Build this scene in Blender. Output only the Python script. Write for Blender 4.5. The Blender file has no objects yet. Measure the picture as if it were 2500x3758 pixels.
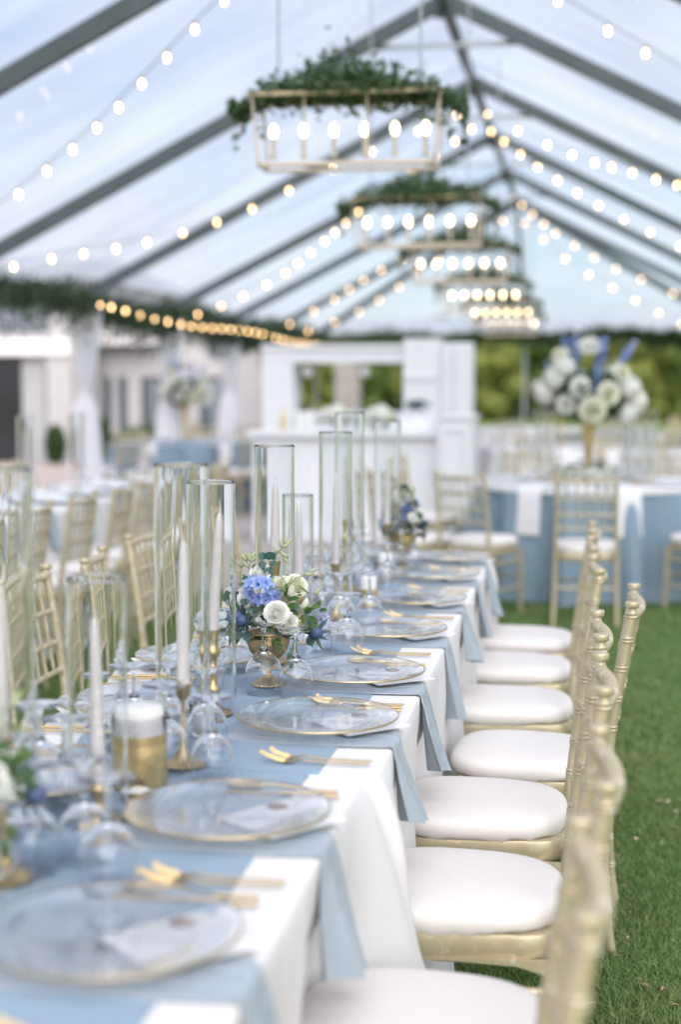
import bpy, bmesh, math, random
import numpy as np
from mathutils import Vector, Matrix

rnd = random.Random(7)
R = math.radians
SC = bpy.context.scene
COL = SC.collection

# ------------------------------------------------------------------ camera
cam_d = bpy.data.cameras.new("camera")
cam = bpy.data.objects.new("camera", cam_d)
COL.objects.link(cam)
cam.location = (0, 0, 1.475)
cam.rotation_euler = (math.pi / 2 - 0.088, 0, 0.161)
cam_d.sensor_fit = 'VERTICAL'
cam_d.sensor_height = 36.0
cam_d.lens = 5451.0 / 3758.0 * 36.0
cam_d.clip_start = 0.05
cam_d.clip_end = 2000
cam_d.dof.use_dof = True
cam_d.dof.focus_distance = 3.42
cam_d.dof.aperture_fstop = 1.65
SC.camera = cam

# ------------------------------------------------------------------ world, sun, exposure
SUN_EL, SUN_AZ = R(46), R(160)         # soft sun high behind the camera, a little to the lawn side
world = bpy.data.worlds.new("World")
SC.world = world
world.use_nodes = True
nt = world.node_tree
nt.nodes.clear()
def wn(t, **k):
    n = nt.nodes.new(t)
    for a, b in k.items():
        setattr(n, a, b)
    return n
wo = wn('ShaderNodeOutputWorld'); bg = wn('ShaderNodeBackground')
sky = wn('ShaderNodeTexSky', sky_type='NISHITA', sun_disc=False)
sky.sun_elevation = SUN_EL; sky.sun_rotation = SUN_AZ
tc = wn('ShaderNodeTexCoord'); mp = wn('ShaderNodeMapping')
mp.inputs['Scale'].default_value = (1.4, 1.4, 3.2)
no = wn('ShaderNodeTexNoise'); no.inputs['Scale'].default_value = 2.1; no.inputs['Detail'].default_value = 5
no.inputs['Roughness'].default_value = 0.52
cr = wn('ShaderNodeValToRGB')
cr.color_ramp.elements[0].position = 0.34; cr.color_ramp.elements[0].color = (0.40, 0.40, 0.40, 1)
cr.color_ramp.elements[1].position = 0.66; cr.color_ramp.elements[1].color = (0.97, 0.97, 0.97, 1)
mx = wn('ShaderNodeMix', data_type='RGBA')
mx.inputs[7].default_value = (5.4, 5.35, 5.85, 1)     # bright thin cloud deck
nt.links.new(tc.outputs['Generated'], mp.inputs['Vector'])
nt.links.new(mp.outputs['Vector'], no.inputs['Vector'])
nt.links.new(no.outputs['Fac'], cr.inputs['Fac'])
nt.links.new(cr.outputs['Color'], mx.inputs[0])
nt.links.new(sky.outputs['Color'], mx.inputs[6])
nt.links.new(mx.outputs[2], bg.inputs['Color'])
bg.inputs['Strength'].default_value = 0.075
nt.links.new(bg.outputs['Background'], wo.inputs['Surface'])

sun_d = bpy.data.lights.new("sun", 'SUN')
sun_d.energy = 2.2; sun_d.angle = R(80); sun_d.color = (1.0, 0.925, 0.865)
sun = bpy.data.objects.new("sun", sun_d); COL.objects.link(sun)
sd = Vector((math.sin(SUN_AZ) * math.cos(SUN_EL), math.cos(SUN_AZ) * math.cos(SUN_EL), math.sin(SUN_EL)))
sun.rotation_euler = sd.to_track_quat('Z', 'Y').to_euler()

SC.view_settings.view_transform = 'Standard'
SC.view_settings.look = 'None'
SC.view_settings.gamma = 1
SC.view_settings.use_curve_mapping = False
SC.view_settings.exposure = 1.4
cy = SC.cycles
cy.max_bounces = 26; cy.transmission_bounces = 24; cy.glossy_bounces = 6; cy.diffuse_bounces = 4
cy.transparent_max_bounces = 40
cy.caustics_reflective = False; cy.caustics_refractive = True
cy.blur_glossy = 0.6
cy.use_denoising = True
cy.sample_clamp_indirect = 6.0
cy.use_adaptive_sampling = True; cy.adaptive_threshold = 0.012

# ------------------------------------------------------------------ materials
MATS = {}
def newmat(name):
    m = bpy.data.materials.new(name); m.use_nodes = True
    MATS[name] = m
    return m, m.node_tree.nodes, m.node_tree.links, m.node_tree.nodes['Principled BSDF']

def pbr(name, col, rough=0.5, metal=0.0, var=0.0, vscale=20.0, bump=0.0, bscale=200.0, sheen=0.0, transl=0.0,
        island=0.0, col2=None, spec=0.5, coord='Object', coat=0.0):
    """Procedural surface: base colour with noise variation, fine bump, optional translucency and per-piece variation."""
    m, N, L, P = newmat(name)
    P.inputs['Roughness'].default_value = rough
    P.inputs['Metallic'].default_value = metal
    P.inputs['Specular IOR Level'].default_value = spec
    if coat: P.inputs['Coat Weight'].default_value = coat
    if sheen:
        P.inputs['Sheen Weight'].default_value = sheen
        P.inputs['Sheen Roughness'].default_value = 0.4
    c2 = col2 or tuple(c * (1 - var) for c in col)
    t = N.new('ShaderNodeTexCoord')
    colout = None
    if island:
        g = N.new('ShaderNodeNewGeometry')
        mix = N.new('ShaderNodeMix'); mix.data_type = 'RGBA'
        mix.inputs[6].default_value = (*col, 1); mix.inputs[7].default_value = (*c2, 1)
        L.new(g.outputs['Random Per Island'], mix.inputs[0]); colout = mix.outputs[2]
    elif var or col2:
        n = N.new('ShaderNodeTexNoise'); n.inputs['Scale'].default_value = vscale; n.inputs['Detail'].default_value = 5
        L.new(t.outputs[coord], n.inputs['Vector'])
        r = N.new('ShaderNodeValToRGB')
        r.color_ramp.elements[0].position = 0.33; r.color_ramp.elements[1].position = 0.68
        r.color_ramp.elements[0].color = (*col, 1); r.color_ramp.elements[1].color = (*c2, 1)
        L.new(n.outputs['Fac'], r.inputs['Fac']); colout = r.outputs['Color']
    if colout: L.new(colout, P.inputs['Base Color'])
    else: P.inputs['Base Color'].default_value = (*col, 1)
    if bump:
        n2 = N.new('ShaderNodeTexNoise'); n2.inputs['Scale'].default_value = bscale; n2.inputs['Detail'].default_value = 3
        L.new(t.outputs[coord], n2.inputs['Vector'])
        b = N.new('ShaderNodeBump'); b.inputs['Strength'].default_value = bump; b.inputs['Distance'].default_value = 0.004
        L.new(n2.outputs['Fac'], b.inputs['Height']); L.new(b.outputs['Normal'], P.inputs['Normal'])
    if transl:
        tr = N.new('ShaderNodeBsdfTranslucent')
        if colout: L.new(colout, tr.inputs['Color'])
        else: tr.inputs['Color'].default_value = (*col, 1)
        ms = N.new('ShaderNodeMixShader'); ms.inputs[0].default_value = transl
        L.new(P.outputs[0], ms.inputs[1]); L.new(tr.outputs[0], ms.inputs[2])
        L.new(ms.outputs[0], N['Material Output'].inputs['Surface'])
    return m

def cloth(name, col, weave=900.0, soft=6.0, transl=0.12, strength=0.25, var=0.05, wr=0.35):
    """Woven linen: fine weave bump, broad soft wrinkles."""
    m, N, L, P = newmat(name)
    P.inputs['Roughness'].default_value = 0.9
    P.inputs['Specular IOR Level'].default_value = 0.2
    P.inputs['Sheen Weight'].default_value = 0.15
    t = N.new('ShaderNodeTexCoord')
    n = N.new('ShaderNodeTexNoise'); n.inputs['Scale'].default_value = 14; n.inputs['Detail'].default_value = 6
    L.new(t.outputs['Object'], n.inputs['Vector'])
    r = N.new('ShaderNodeValToRGB'); r.color_ramp.elements[0].color = (*[c * (1 - var) for c in col], 1); r.color_ramp.elements[1].color = (*[min(1, c * (1 + var)) for c in col], 1)
    L.new(n.outputs['Fac'], r.inputs['Fac']); L.new(r.outputs['Color'], P.inputs['Base Color'])
    w1 = N.new('ShaderNodeTexWave'); w1.bands_direction = 'X'; w1.inputs['Scale'].default_value = weave / 6; w1.inputs['Distortion'].default_value = 1.5
    w2 = N.new('ShaderNodeTexWave'); w2.bands_direction = 'Y'; w2.inputs['Scale'].default_value = weave / 6; w2.inputs['Distortion'].default_value = 1.5
    L.new(t.outputs['Object'], w1.inputs['Vector']); L.new(t.outputs['Object'], w2.inputs['Vector'])
    ad = N.new('ShaderNodeMath'); ad.operation = 'ADD'
    L.new(w1.outputs['Fac'], ad.inputs[0]); L.new(w2.outputs['Fac'], ad.inputs[1])
    b = N.new('ShaderNodeBump'); b.inputs['Strength'].default_value = strength; b.inputs['Distance'].default_value = 0.0006
    L.new(ad.outputs[0], b.inputs['Height'])
    n2 = N.new('ShaderNodeTexNoise'); n2.inputs['Scale'].default_value = soft; n2.inputs['Detail'].default_value = 4
    L.new(t.outputs['Object'], n2.inputs['Vector'])
    b2 = N.new('ShaderNodeBump'); b2.inputs['Strength'].default_value = wr; b2.inputs['Distance'].default_value = 0.02
    L.new(n2.outputs['Fac'], b2.inputs['Height']); L.new(b.outputs['Normal'], b2.inputs['Normal'])
    L.new(b2.outputs['Normal'], P.inputs['Normal'])
    tr = N.new('ShaderNodeBsdfTranslucent'); L.new(r.outputs['Color'], tr.inputs['Color'])
    ms = N.new('ShaderNodeMixShader'); ms.inputs[0].default_value = transl
    L.new(P.outputs[0], ms.inputs[1]); L.new(tr.outputs[0], ms.inputs[2])
    L.new(ms.outputs[0], N['Material Output'].inputs['Surface'])
    return m

def glass(name, col=(1, 1, 1), ior=1.45, rough=0.0):
    m, N, L, P = newmat(name)
    P.inputs['Base Color'].default_value = (*col, 1)
    P.inputs['Roughness'].default_value = rough
    P.inputs['IOR'].default_value = ior
    P.inputs['Transmission Weight'].default_value = 1.0
    return m

def emit(name, col, strength, base=(0.9, 0.85, 0.75)):
    m, N, L, P = newmat(name)
    P.inputs['Base Color'].default_value = (*base, 1)
    P.inputs['Emission Color'].default_value = (*col, 1)
    P.inputs['Emission Strength'].default_value = strength
    m.cycles.emission_sampling = 'NONE'
    return m

cloth('white_linen', (0.81, 0.785, 0.78))
cloth('blue_linen', (0.24, 0.33, 0.415), transl=0.0, wr=0.2)
cloth('napkin_linen', (0.40, 0.46, 0.515), transl=0.15, wr=0.5, soft=16)
cloth('table_blue', (0.235, 0.315, 0.385), transl=0.1)
cloth('sheer_white', (0.88, 0.88, 0.92), transl=0.35)
pbr('paper', (0.84, 0.835, 0.83), 0.7, bump=0.05, bscale=500)
pbr('wax_seal', (0.33, 0.20, 0.14), 0.35, metal=0.3)
pbr('ivory_vinyl', (0.765, 0.71, 0.675), 0.55, var=0.04, vscale=9, bump=0.06, bscale=60)
pbr('taper_wax', (0.90, 0.84, 0.80), 0.45, var=0.02, vscale=30, transl=0.12)
pbr('white_wax', (0.86, 0.84, 0.81), 0.5, transl=0.25)
pbr('wick', (0.75, 0.70, 0.62), 0.9)
pbr('brass', (0.62, 0.45, 0.21), 0.30, metal=0.9, var=0.2, vscale=40, bump=0.04, bscale=120)
pbr('gold_metal', (0.58, 0.43, 0.22), 0.36, metal=0.9, var=0.1, vscale=60)
pbr('gold_rim', (0.76, 0.60, 0.36), 0.22, metal=1.0)
pbr('gold_leaf', (0.76, 0.58, 0.28), 0.38, metal=0.75, var=0.25, vscale=55)
pbr('antique_gold', (0.55, 0.41, 0.21), 0.40, metal=0.75, var=0.35, vscale=35, bump=0.08, bscale=160)
pbr('vase_gold', (0.60, 0.43, 0.17), 0.38, metal=0.6)
# champagne chair paint with rubbed worn patches
def chair_paint():
    m, N, L, P = newmat('champagne_paint')
    t = N.new('ShaderNodeTexCoord')
    n = N.new('ShaderNodeTexNoise'); n.inputs['Scale'].default_value = 38; n.inputs['Detail'].default_value = 9; n.inputs['Roughness'].default_value = 0.62
    L.new(t.outputs['Object'], n.inputs['Vector'])
    r = N.new('ShaderNodeValToRGB')
    r.color_ramp.elements[0].position = 0.56; r.color_ramp.elements[0].color = (0.535, 0.455, 0.30, 1)
    r.color_ramp.elements[1].position = 0.66; r.color_ramp.elements[1].color = (0.68, 0.62, 0.51, 1)
    n3 = N.new('ShaderNodeTexNoise'); n3.inputs['Scale'].default_value = 6
    L.new(t.outputs['Object'], n3.inputs['Vector'])
    mix = N.new('ShaderNodeMix'); mix.data_type = 'RGBA'; mix.blend_type = 'MULTIPLY'; mix.inputs[0].default_value = 0.35
    L.new(n.outputs['Fac'], r.inputs['Fac']); L.new(r.outputs['Color'], mix.inputs[6]); L.new(n3.outputs['Color'], mix.inputs[7])
    L.new(r.outputs['Color'], P.inputs['Base Color'])
    P.inputs['Metallic'].default_value = 0.42
    rr = N.new('ShaderNodeMapRange'); rr.inputs[3].default_value = 0.30; rr.inputs[4].default_value = 0.5
    L.new(n.outputs['Fac'], rr.inputs[0]); L.new(rr.outputs[0], P.inputs['Roughness'])
    n2 = N.new('ShaderNodeTexNoise'); n2.inputs['Scale'].default_value = 140; n2.inputs['Detail'].default_value = 3
    L.new(t.outputs['Object'], n2.inputs['Vector'])
    b = N.new('ShaderNodeBump'); b.inputs['Strength'].default_value = 0.08; b.inputs['Distance'].default_value = 0.003
    L.new(n2.outputs['Fac'], b.inputs['Height']); L.new(b.outputs['Normal'], P.inputs['Normal'])
chair_paint()
glass('clear_glass', (0.972, 0.98, 1.0))
glass('plate_glass', (0.99, 0.995, 1.0), 1.5)
def frosted_sheen_plate():
    m = MATS['plate_glass']; N, L = m.node_tree.nodes, m.node_tree.links; P = N['Principled BSDF']
    t = N.new('ShaderNodeTexCoord'); mp_ = N.new('ShaderNodeMapping'); mp_.inputs['Scale'].default_value = (1, 1, 6)
    n = N.new('ShaderNodeTexNoise'); n.inputs['Scale'].default_value = 16; n.inputs['Detail'].default_value = 5; n.inputs['Distortion'].default_value = 1.6
    L.new(t.outputs['Object'], mp_.inputs[0]); L.new(mp_.outputs[0], n.inputs['Vector'])
    b = N.new('ShaderNodeBump'); b.inputs['Strength'].default_value = .05; b.inputs['Distance'].default_value = .003
    L.new(n.outputs['Fac'], b.inputs['Height']); L.new(b.outputs['Normal'], P.inputs['Normal'])
    d = N.new('ShaderNodeBsdfDiffuse'); d.inputs['Color'].default_value = (.9, .89, .91, 1)  # patchy white diffuse paints a reflected-sky sheen onto the glass
    r = N.new('ShaderNodeMapRange'); r.inputs[1].default_value = .35; r.inputs[2].default_value = .7; r.inputs[3].default_value = .02; r.inputs[4].default_value = .13
    L.new(n.outputs['Fac'], r.inputs[0])
    x = N.new('ShaderNodeMixShader'); L.new(r.outputs[0], x.inputs[0]); L.new(P.outputs[0], x.inputs[1]); L.new(d.outputs[0], x.inputs[2])
    L.new(x.outputs[0], N['Material Output'].inputs['Surface'])
frosted_sheen_plate()
pbr('tent_metal', (0.088, 0.104, 0.107), 0.5, metal=0.2, var=0.2, vscale=4)
pbr('tie_metal', (0.42, 0.43, 0.45), 0.45, metal=0.3)
pbr('cable', (0.20, 0.20, 0.19), 0.6)
pbr('rose_gold_frame', (0.74, 0.60, 0.50), 0.38, metal=0.2)
pbr('frame_gold', (0.60, 0.45, 0.28), 0.4, metal=0.3)
pbr('sleeve_ivory', (0.72, 0.62, 0.5), 0.5)
emit('candle_bulb', (1.0, 0.76, 0.45), 4.5)
emit('string_bulb', (1.0, 0.62, 0.27), 6.8)
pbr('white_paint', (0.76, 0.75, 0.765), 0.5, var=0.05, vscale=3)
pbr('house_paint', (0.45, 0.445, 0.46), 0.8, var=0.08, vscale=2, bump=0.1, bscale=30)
pbr('grey_paint', (0.36, 0.37, 0.39), 0.7, var=0.1, vscale=2)
pbr('shutter_paint', (0.07, 0.095, 0.115), 0.5, var=0.2, vscale=5)
pbr('dark_glass', (0.02, 0.022, 0.028), 0.08)
pbr('pale_pane', (0.20, 0.23, 0.27), 0.1)
pbr('stone', (0.36, 0.34, 0.33), 0.85, var=0.25, vscale=6, bump=0.3, bscale=25)
pbr('leaf_dark', (0.045, 0.09, 0.04), 0.42, island=1, col2=(0.13, 0.19, 0.085), transl=0.25)
pbr('leaf_garland', (0.018, 0.042, 0.016), 0.5, island=1, col2=(0.05, 0.085, 0.03), transl=0.15)
pbr('leaf_mid', (0.05, 0.12, 0.03), 0.38, var=0.35, vscale=40, transl=0.25)
pbr('leaf_light', (0.16, 0.26, 0.06), 0.42, var=0.3, vscale=40, transl=0.3)
pbr('eucalyptus_leaf', (0.055, 0.125, 0.105), 0.5, var=0.4, vscale=60, transl=0.12)
pbr('stem', (0.20, 0.27, 0.09), 0.5)
pbr('petal_white', (0.89, 0.88, 0.84), 0.55, col2=(0.87, 0.87, 0.79), vscale=25, transl=0.3)
pbr('petal_cream', (0.87, 0.86, 0.74), 0.55, col2=(0.84, 0.84, 0.66), vscale=25, transl=0.3)
pbr('petal_blue', (0.33, 0.44, 0.80), 0.5, col2=(0.46, 0.56, 0.86), vscale=70, transl=0.3)
pbr('petal_deep_blue', (0.13, 0.22, 0.55), 0.5, col2=(0.36, 0.45, 0.76), vscale=20, transl=0.25)
pbr('petal_lilac', (0.55, 0.58, 0.80), 0.5, var=0.1, transl=0.3)
pbr('thistle_blue', (0.09, 0.14, 0.27), 0.6, var=0.4, vscale=200)
pbr('bud_green', (0.42, 0.45, 0.26), 0.55, var=0.25, vscale=120)
pbr('tree_leaf', (0.22, 0.30, 0.06), 0.6, island=1, col2=(0.36, 0.37, 0.10), transl=0.45)
pbr('tree_leaf_dark', (0.14, 0.24, 0.06), 0.6, island=1, col2=(0.24, 0.32, 0.09), transl=0.45)
pbr('shrub_leaf', (0.022, 0.06, 0.012), 0.6, island=1, col2=(0.06, 0.11, 0.02), transl=0.2)
pbr('hedge_leaf', (0.08, 0.14, 0.02), 0.6, island=1, col2=(0.13, 0.19, 0.03), transl=0.2)
pbr('bark', (0.09, 0.075, 0.06), 0.9, var=0.4, vscale=8)
pbr('grass_blade', (0.095, 0.19, 0.05), 0.5, island=1, col2=(0.23, 0.325, 0.105), transl=0.25)
pbr('dry_leaf', (0.34, 0.24, 0.14), 0.8, island=1, col2=(0.52, 0.42, 0.27))
pbr('lawn', (0.075, 0.135, 0.028), 0.9, col2=(0.14, 0.185, 0.045), vscale=0.5, bump=0.6, bscale=60)
pbr('patio', (0.40, 0.345, 0.325), 0.85, var=0.18, vscale=1.1, bump=0.2, bscale=40)
pbr('plate_white', (0.78, 0.78, 0.80), 0.3)
pbr('plywood', (0.35, 0.26, 0.17), 0.7)

def grass_patches():
    m = MATS['grass_blade']; N, L = m.node_tree.nodes, m.node_tree.links; P = N['Principled BSDF']
    src = P.inputs['Base Color'].links[0].from_socket
    t = N.new('ShaderNodeTexCoord'); n = N.new('ShaderNodeTexNoise'); n.inputs['Scale'].default_value = 2.4; n.inputs['Detail'].default_value = 6; n.inputs['Roughness'].default_value = .65
    L.new(t.outputs['Object'], n.inputs['Vector'])
    r = N.new('ShaderNodeMapRange'); r.inputs[1].default_value = .50; r.inputs[2].default_value = .76; r.inputs[4].default_value = .8
    L.new(n.outputs['Fac'], r.inputs[0])
    x = N.new('ShaderNodeMix'); x.data_type = 'RGBA'; x.inputs[7].default_value = (.30, .29, .13, 1)
    L.new(r.outputs[0], x.inputs[0]); L.new(src, x.inputs[6]); L.new(x.outputs[2], P.inputs['Base Color'])
grass_patches()

def vinyl():
    """Clear tent vinyl: mostly see-through, faint milky bloom, wavy gloss."""
    m, N, L, P = newmat('clear_vinyl')
    t = N.new('ShaderNodeTexCoord')
    n = N.new('ShaderNodeTexNoise'); n.inputs['Scale'].default_value = 0.9; n.inputs['Detail'].default_value = 4
    mpn = N.new('ShaderNodeMapping'); mpn.inputs['Scale'].default_value = (0.5, 1.6, 0.5)
    L.new(t.outputs['Object'], mpn.inputs['Vector']); L.new(mpn.outputs[0], n.inputs['Vector'])
    b = N.new('ShaderNodeBump'); b.inputs['Strength'].default_value = 0.5; b.inputs['Distance'].default_value = 0.05
    L.new(n.outputs['Fac'], b.inputs['Height'])
    tp = N.new('ShaderNodeBsdfTransparent'); tp.inputs['Color'].default_value = (0.655, 0.73, 0.80, 1)
    tr = N.new('ShaderNodeBsdfTranslucent'); tr.inputs['Color'].default_value = (0.88, 0.87, 0.92, 1)
    mr = N.new('ShaderNodeMapRange'); mr.inputs[1].default_value = 0.35; mr.inputs[2].default_value = 0.75; mr.inputs[3].default_value = 0.03; mr.inputs[4].default_value = 0.26
    L.new(n.outputs['Fac'], mr.inputs[0])
    m1 = N.new('ShaderNodeMixShader'); L.new(mr.outputs[0], m1.inputs[0]); L.new(tp.outputs[0], m1.inputs[1]); L.new(tr.outputs[0], m1.inputs[2])
    gl = N.new('ShaderNodeBsdfGlossy'); gl.inputs['Roughness'].default_value = 0.08; gl.inputs['Color'].default_value = (0.9, 0.9, 0.92, 1)
    L.new(b.outputs['Normal'], gl.inputs['Normal'])
    fr = N.new('ShaderNodeFresnel'); fr.inputs['IOR'].default_value = 1.35
    fc = N.new('ShaderNodeMath'); fc.operation = 'MULTIPLY'; fc.inputs[1].default_value = 0.05; L.new(fr.outputs[0], fc.inputs[0])
    m2 = N.new('ShaderNodeMixShader'); L.new(fc.outputs[0], m2.inputs[0]); L.new(m1.outputs[0], m2.inputs[1]); L.new(gl.outputs[0], m2.inputs[2])
    L.new(m2.outputs[0], N['Material Output'].inputs['Surface'])
vinyl()

# ------------------------------------------------------------------ mesh building
class MB:
    def __init__(s): s.v = []; s.f = []
    def add(s, v, f):
        o = len(s.v); s.v.extend([tuple(p) for p in v]); s.f.extend([tuple(i + o for i in q) for q in f]); return s
    def box(s, x0, x1, y0, y1, z0, z1):
        v = [(x, y, z) for z in (z0, z1) for y in (y0, y1) for x in (x0, x1)]
        return s.add(v, [(0, 2, 3, 1), (4, 5, 7, 6), (0, 1, 5, 4), (2, 6, 7, 3), (0, 4, 6, 2), (1, 3, 7, 5)])
    def lathe(s, prof, seg=24, c=(0, 0, 0), closed=False, flute=0, famp=0.0):
        v = []; f = []; n = len(prof)
        for (r, z) in prof:
            for k in range(seg):
                a = 2 * math.pi * k / seg
                rr = r * (1 + famp * math.cos(flute * a)) if flute else r
                v.append((c[0] + rr * math.cos(a), c[1] + rr * math.sin(a), c[2] + z))
        rows = n if closed else n - 1
        for i in range(rows):
            i2 = (i + 1) % n
            for k in range(seg):
                k2 = (k + 1) % seg
                f.append((i * seg + k, i * seg + k2, i2 * seg + k2, i2 * seg + k))
        if not closed:
            if prof[0][0] > 1e-5: f.append(tuple(range(seg - 1, -1, -1)))
            if prof[-1][0] > 1e-5: f.append(tuple((n - 1) * seg + k for k in range(seg)))
        return s.add(v, f)
    def tube(s, path, rad, seg=8, sq=None):
        """Tube along a path; rad one value or one per point."""
        P = [Vector(p) for p in path]; n = len(P)
        rad = rad if hasattr(rad, '__len__') else [rad] * n
        v = []; f = []
        t0 = (P[1] - P[0]).normalized()
        up = Vector((0, 0, 1)) if abs(t0.z) < 0.9 else Vector((0, 1, 0))
        nx = t0.cross(up).normalized()
        for i in range(n):
            t = (P[min(i + 1, n - 1)] - P[max(i - 1, 0)]).normalized()
            nx = (nx - t * nx.dot(t)).normalized(); ny = t.cross(nx)
            for k in range(seg):
                a = 2 * math.pi * k / seg
                ca, sa = math.cos(a), math.sin(a)
                if sq: ca, sa = ca * sq[0], sa * sq[1]
                v.append(P[i] + (nx * ca + ny * sa) * rad[i])
        for i in range(n - 1):
            for k in range(seg):
                k2 = (k + 1) % seg
                f.append((i * seg + k, i * seg + k2, (i + 1) * seg + k2, (i + 1) * seg + k))
        f.append(tuple(range(seg - 1, -1, -1))); f.append(tuple((n - 1) * seg + k for k in range(seg)))
        return s.add(v, f)
    def grid(s, P, wrap=False):
        P = np.asarray(P); n, m = P.shape[:2]
        f = []
        for i in range(n - 1):
            for j in range(m if wrap else m - 1):
                j2 = (j + 1) % m
                f.append((i * m + j, i * m + j2, (i + 1) * m + j2, (i + 1) * m + j))
        return s.add(P.reshape(-1, 3).tolist(), f)
    def shell(s, P, th):
        """Sheet given as a grid of points, thickened downwards along its normals."""
        P = np.asarray(P, float); n, m = P.shape[:2]
        du = np.gradient(P, axis=0); dv = np.gradient(P, axis=1)
        N = np.cross(du, dv); N /= np.linalg.norm(N, axis=2, keepdims=True) + 1e-9
        Q = P - N * th
        v = np.concatenate([P.reshape(-1, 3), Q.reshape(-1, 3)]); o = n * m; f = []
        for i in range(n - 1):
            for j in range(m - 1):
                a, b, c, d = i * m + j, i * m + j + 1, (i + 1) * m + j + 1, (i + 1) * m + j
                f.append((a, d, c, b)); f.append((a + o, b + o, c + o, d + o))
        for j in range(m - 1):
            a, b = j, j + 1; f.append((a, b, b + o, a + o))
            a, b = (n - 1) * m + j, (n - 1) * m + j + 1; f.append((b, a, a + o, b + o))
        for i in range(n - 1):
            a, b = i * m, (i + 1) * m; f.append((b, a, a + o, b + o))
            a, b = i * m + m - 1, (i + 1) * m + m - 1; f.append((a, b, b + o, a + o))
        return s.add(v.tolist(), f)
    def xform(s, M, start=0):
        s.v[start:] = [tuple(M @ Vector(p)) for p in s.v[start:]]; return s
    def mesh(s, name, mat, smooth=True, mats=None, fm=None):
        me = bpy.data.meshes.new(name); me.from_pydata(s.v, [], s.f)
        b = bmesh.new(); b.from_mesh(me); bmesh.ops.recalc_face_normals(b, faces=b.faces); b.to_mesh(me); b.free()
        b = bmesh.new(); b.from_mesh(me); bmesh.ops.recalc_face_normals(b, faces=b.faces); b.to_mesh(me); b.free()
        b = bmesh.new(); b.from_mesh(me); bmesh.ops.recalc_face_normals(b, faces=b.faces); b.to_mesh(me); b.free()
        b = bmesh.new(); b.from_mesh(me); bmesh.ops.recalc_face_normals(b, faces=b.faces); b.to_mesh(me); b.free()
        b = bmesh.new(); b.from_mesh(me); bmesh.ops.recalc_face_normals(b, faces=b.faces); b.to_mesh(me); b.free()
        b = bmesh.new(); b.from_mesh(me); bmesh.ops.recalc_face_normals(b, faces=b.faces); b.to_mesh(me); b.free()
        b = bmesh.new(); b.from_mesh(me); bmesh.ops.recalc_face_normals(b, faces=b.faces); b.to_mesh(me); b.free()
        b = bmesh.new(); b.from_mesh(me); bmesh.ops.recalc_face_normals(b, faces=b.faces); b.to_mesh(me); b.free()
        b = bmesh.new(); b.from_mesh(me); bmesh.ops.recalc_face_normals(b, faces=b.faces); b.to_mesh(me); b.free()
        b = bmesh.new(); b.from_mesh(me); bmesh.ops.recalc_face_normals(b, faces=b.faces); b.to_mesh(me); b.free()
        b = bmesh.new(); b.from_mesh(me); bmesh.ops.recalc_face_normals(b, faces=b.faces); b.to_mesh(me); b.free()
        b = bmesh.new(); b.from_mesh(me); bmesh.ops.recalc_face_normals(b, faces=b.faces); b.to_mesh(me); b.free()
        b = bmesh.new(); b.from_mesh(me); bmesh.ops.recalc_face_normals(b, faces=b.faces); b.to_mesh(me); b.free()
        b = bmesh.new(); b.from_mesh(me); bmesh.ops.recalc_face_normals(b, faces=b.faces); b.to_mesh(me); b.free()
        me.materials.append(MATS[mat])
        if smooth: me.polygons.foreach_set('use_smooth', [True] * len(me.polygons))
        me.update()
        if smooth: sharp(me, 52)
        return me

def sharp(me, ang=40):
    try: me.set_sharp_from_angle(angle=R(ang))
    except Exception: pass
    return me

def meta(o, label=None, cat=None, group=None, kind=None):
    if label: o['label'] = label
    if cat: o['category'] = cat
    if group: o['group'] = group
    if kind: o['kind'] = kind
    return o
def thing(name, label, cat, loc=(0, 0, 0), rz=0.0, group=None, rot=None, scale=1.0):
    o = bpy.data.objects.new(name, None); COL.objects.link(o)
    o.empty_display_size = 0.05
    o.location = loc; o.rotation_euler = rot or (0, 0, rz); o.scale = (scale,) * 3
    return meta(o, label, cat, group)
def part(name, me, parent, loc=(0, 0, 0), rot=(0, 0, 0), scale=1.0, label=None, kind=None):
    o = bpy.data.objects.new(name, me); COL.objects.link(o)
    o.parent = parent; o.location = loc; o.rotation_euler = rot
    o.scale = scale if hasattr(scale, '__len__') else (scale,) * 3
    return meta(o, label, None, None, kind)
def solo(name, me, label, cat, loc=(0, 0, 0), rz=0.0, group=None, rot=None, scale=1.0):
    o = bpy.data.objects.new(name, me); COL.objects.link(o)
    o.location = loc; o.rotation_euler = rot or (0, 0, rz)
    o.scale = scale if hasattr(scale, '__len__') else (scale,) * 3
    return meta(o, label, cat, group)
def struct(name, me, kind='structure'):
    o = bpy.data.objects.new(name, me); COL.objects.link(o)
    return meta(o, None, None, None, kind)
def copy_tree(root, loc, rz=None, label=None, group=None, scale=None):
    r = root.copy(); COL.objects.link(r); r.location = loc
    if rz is not None: r.rotation_euler = (0, 0, rz)
    if scale: r.scale = (scale,) * 3
    if label: r['label'] = label
    if group: r['group'] = group
    for ch in list(root.children):
        c = ch.copy(); COL.objects.link(c); c.parent = r
        for g in list(ch.children):
            d = g.copy(); COL.objects.link(d); d.parent = c
    return r
ORD = ['first', 'second', 'third', 'fourth', 'fifth', 'sixth', 'seventh', 'eighth', 'ninth', 'tenth']

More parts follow.
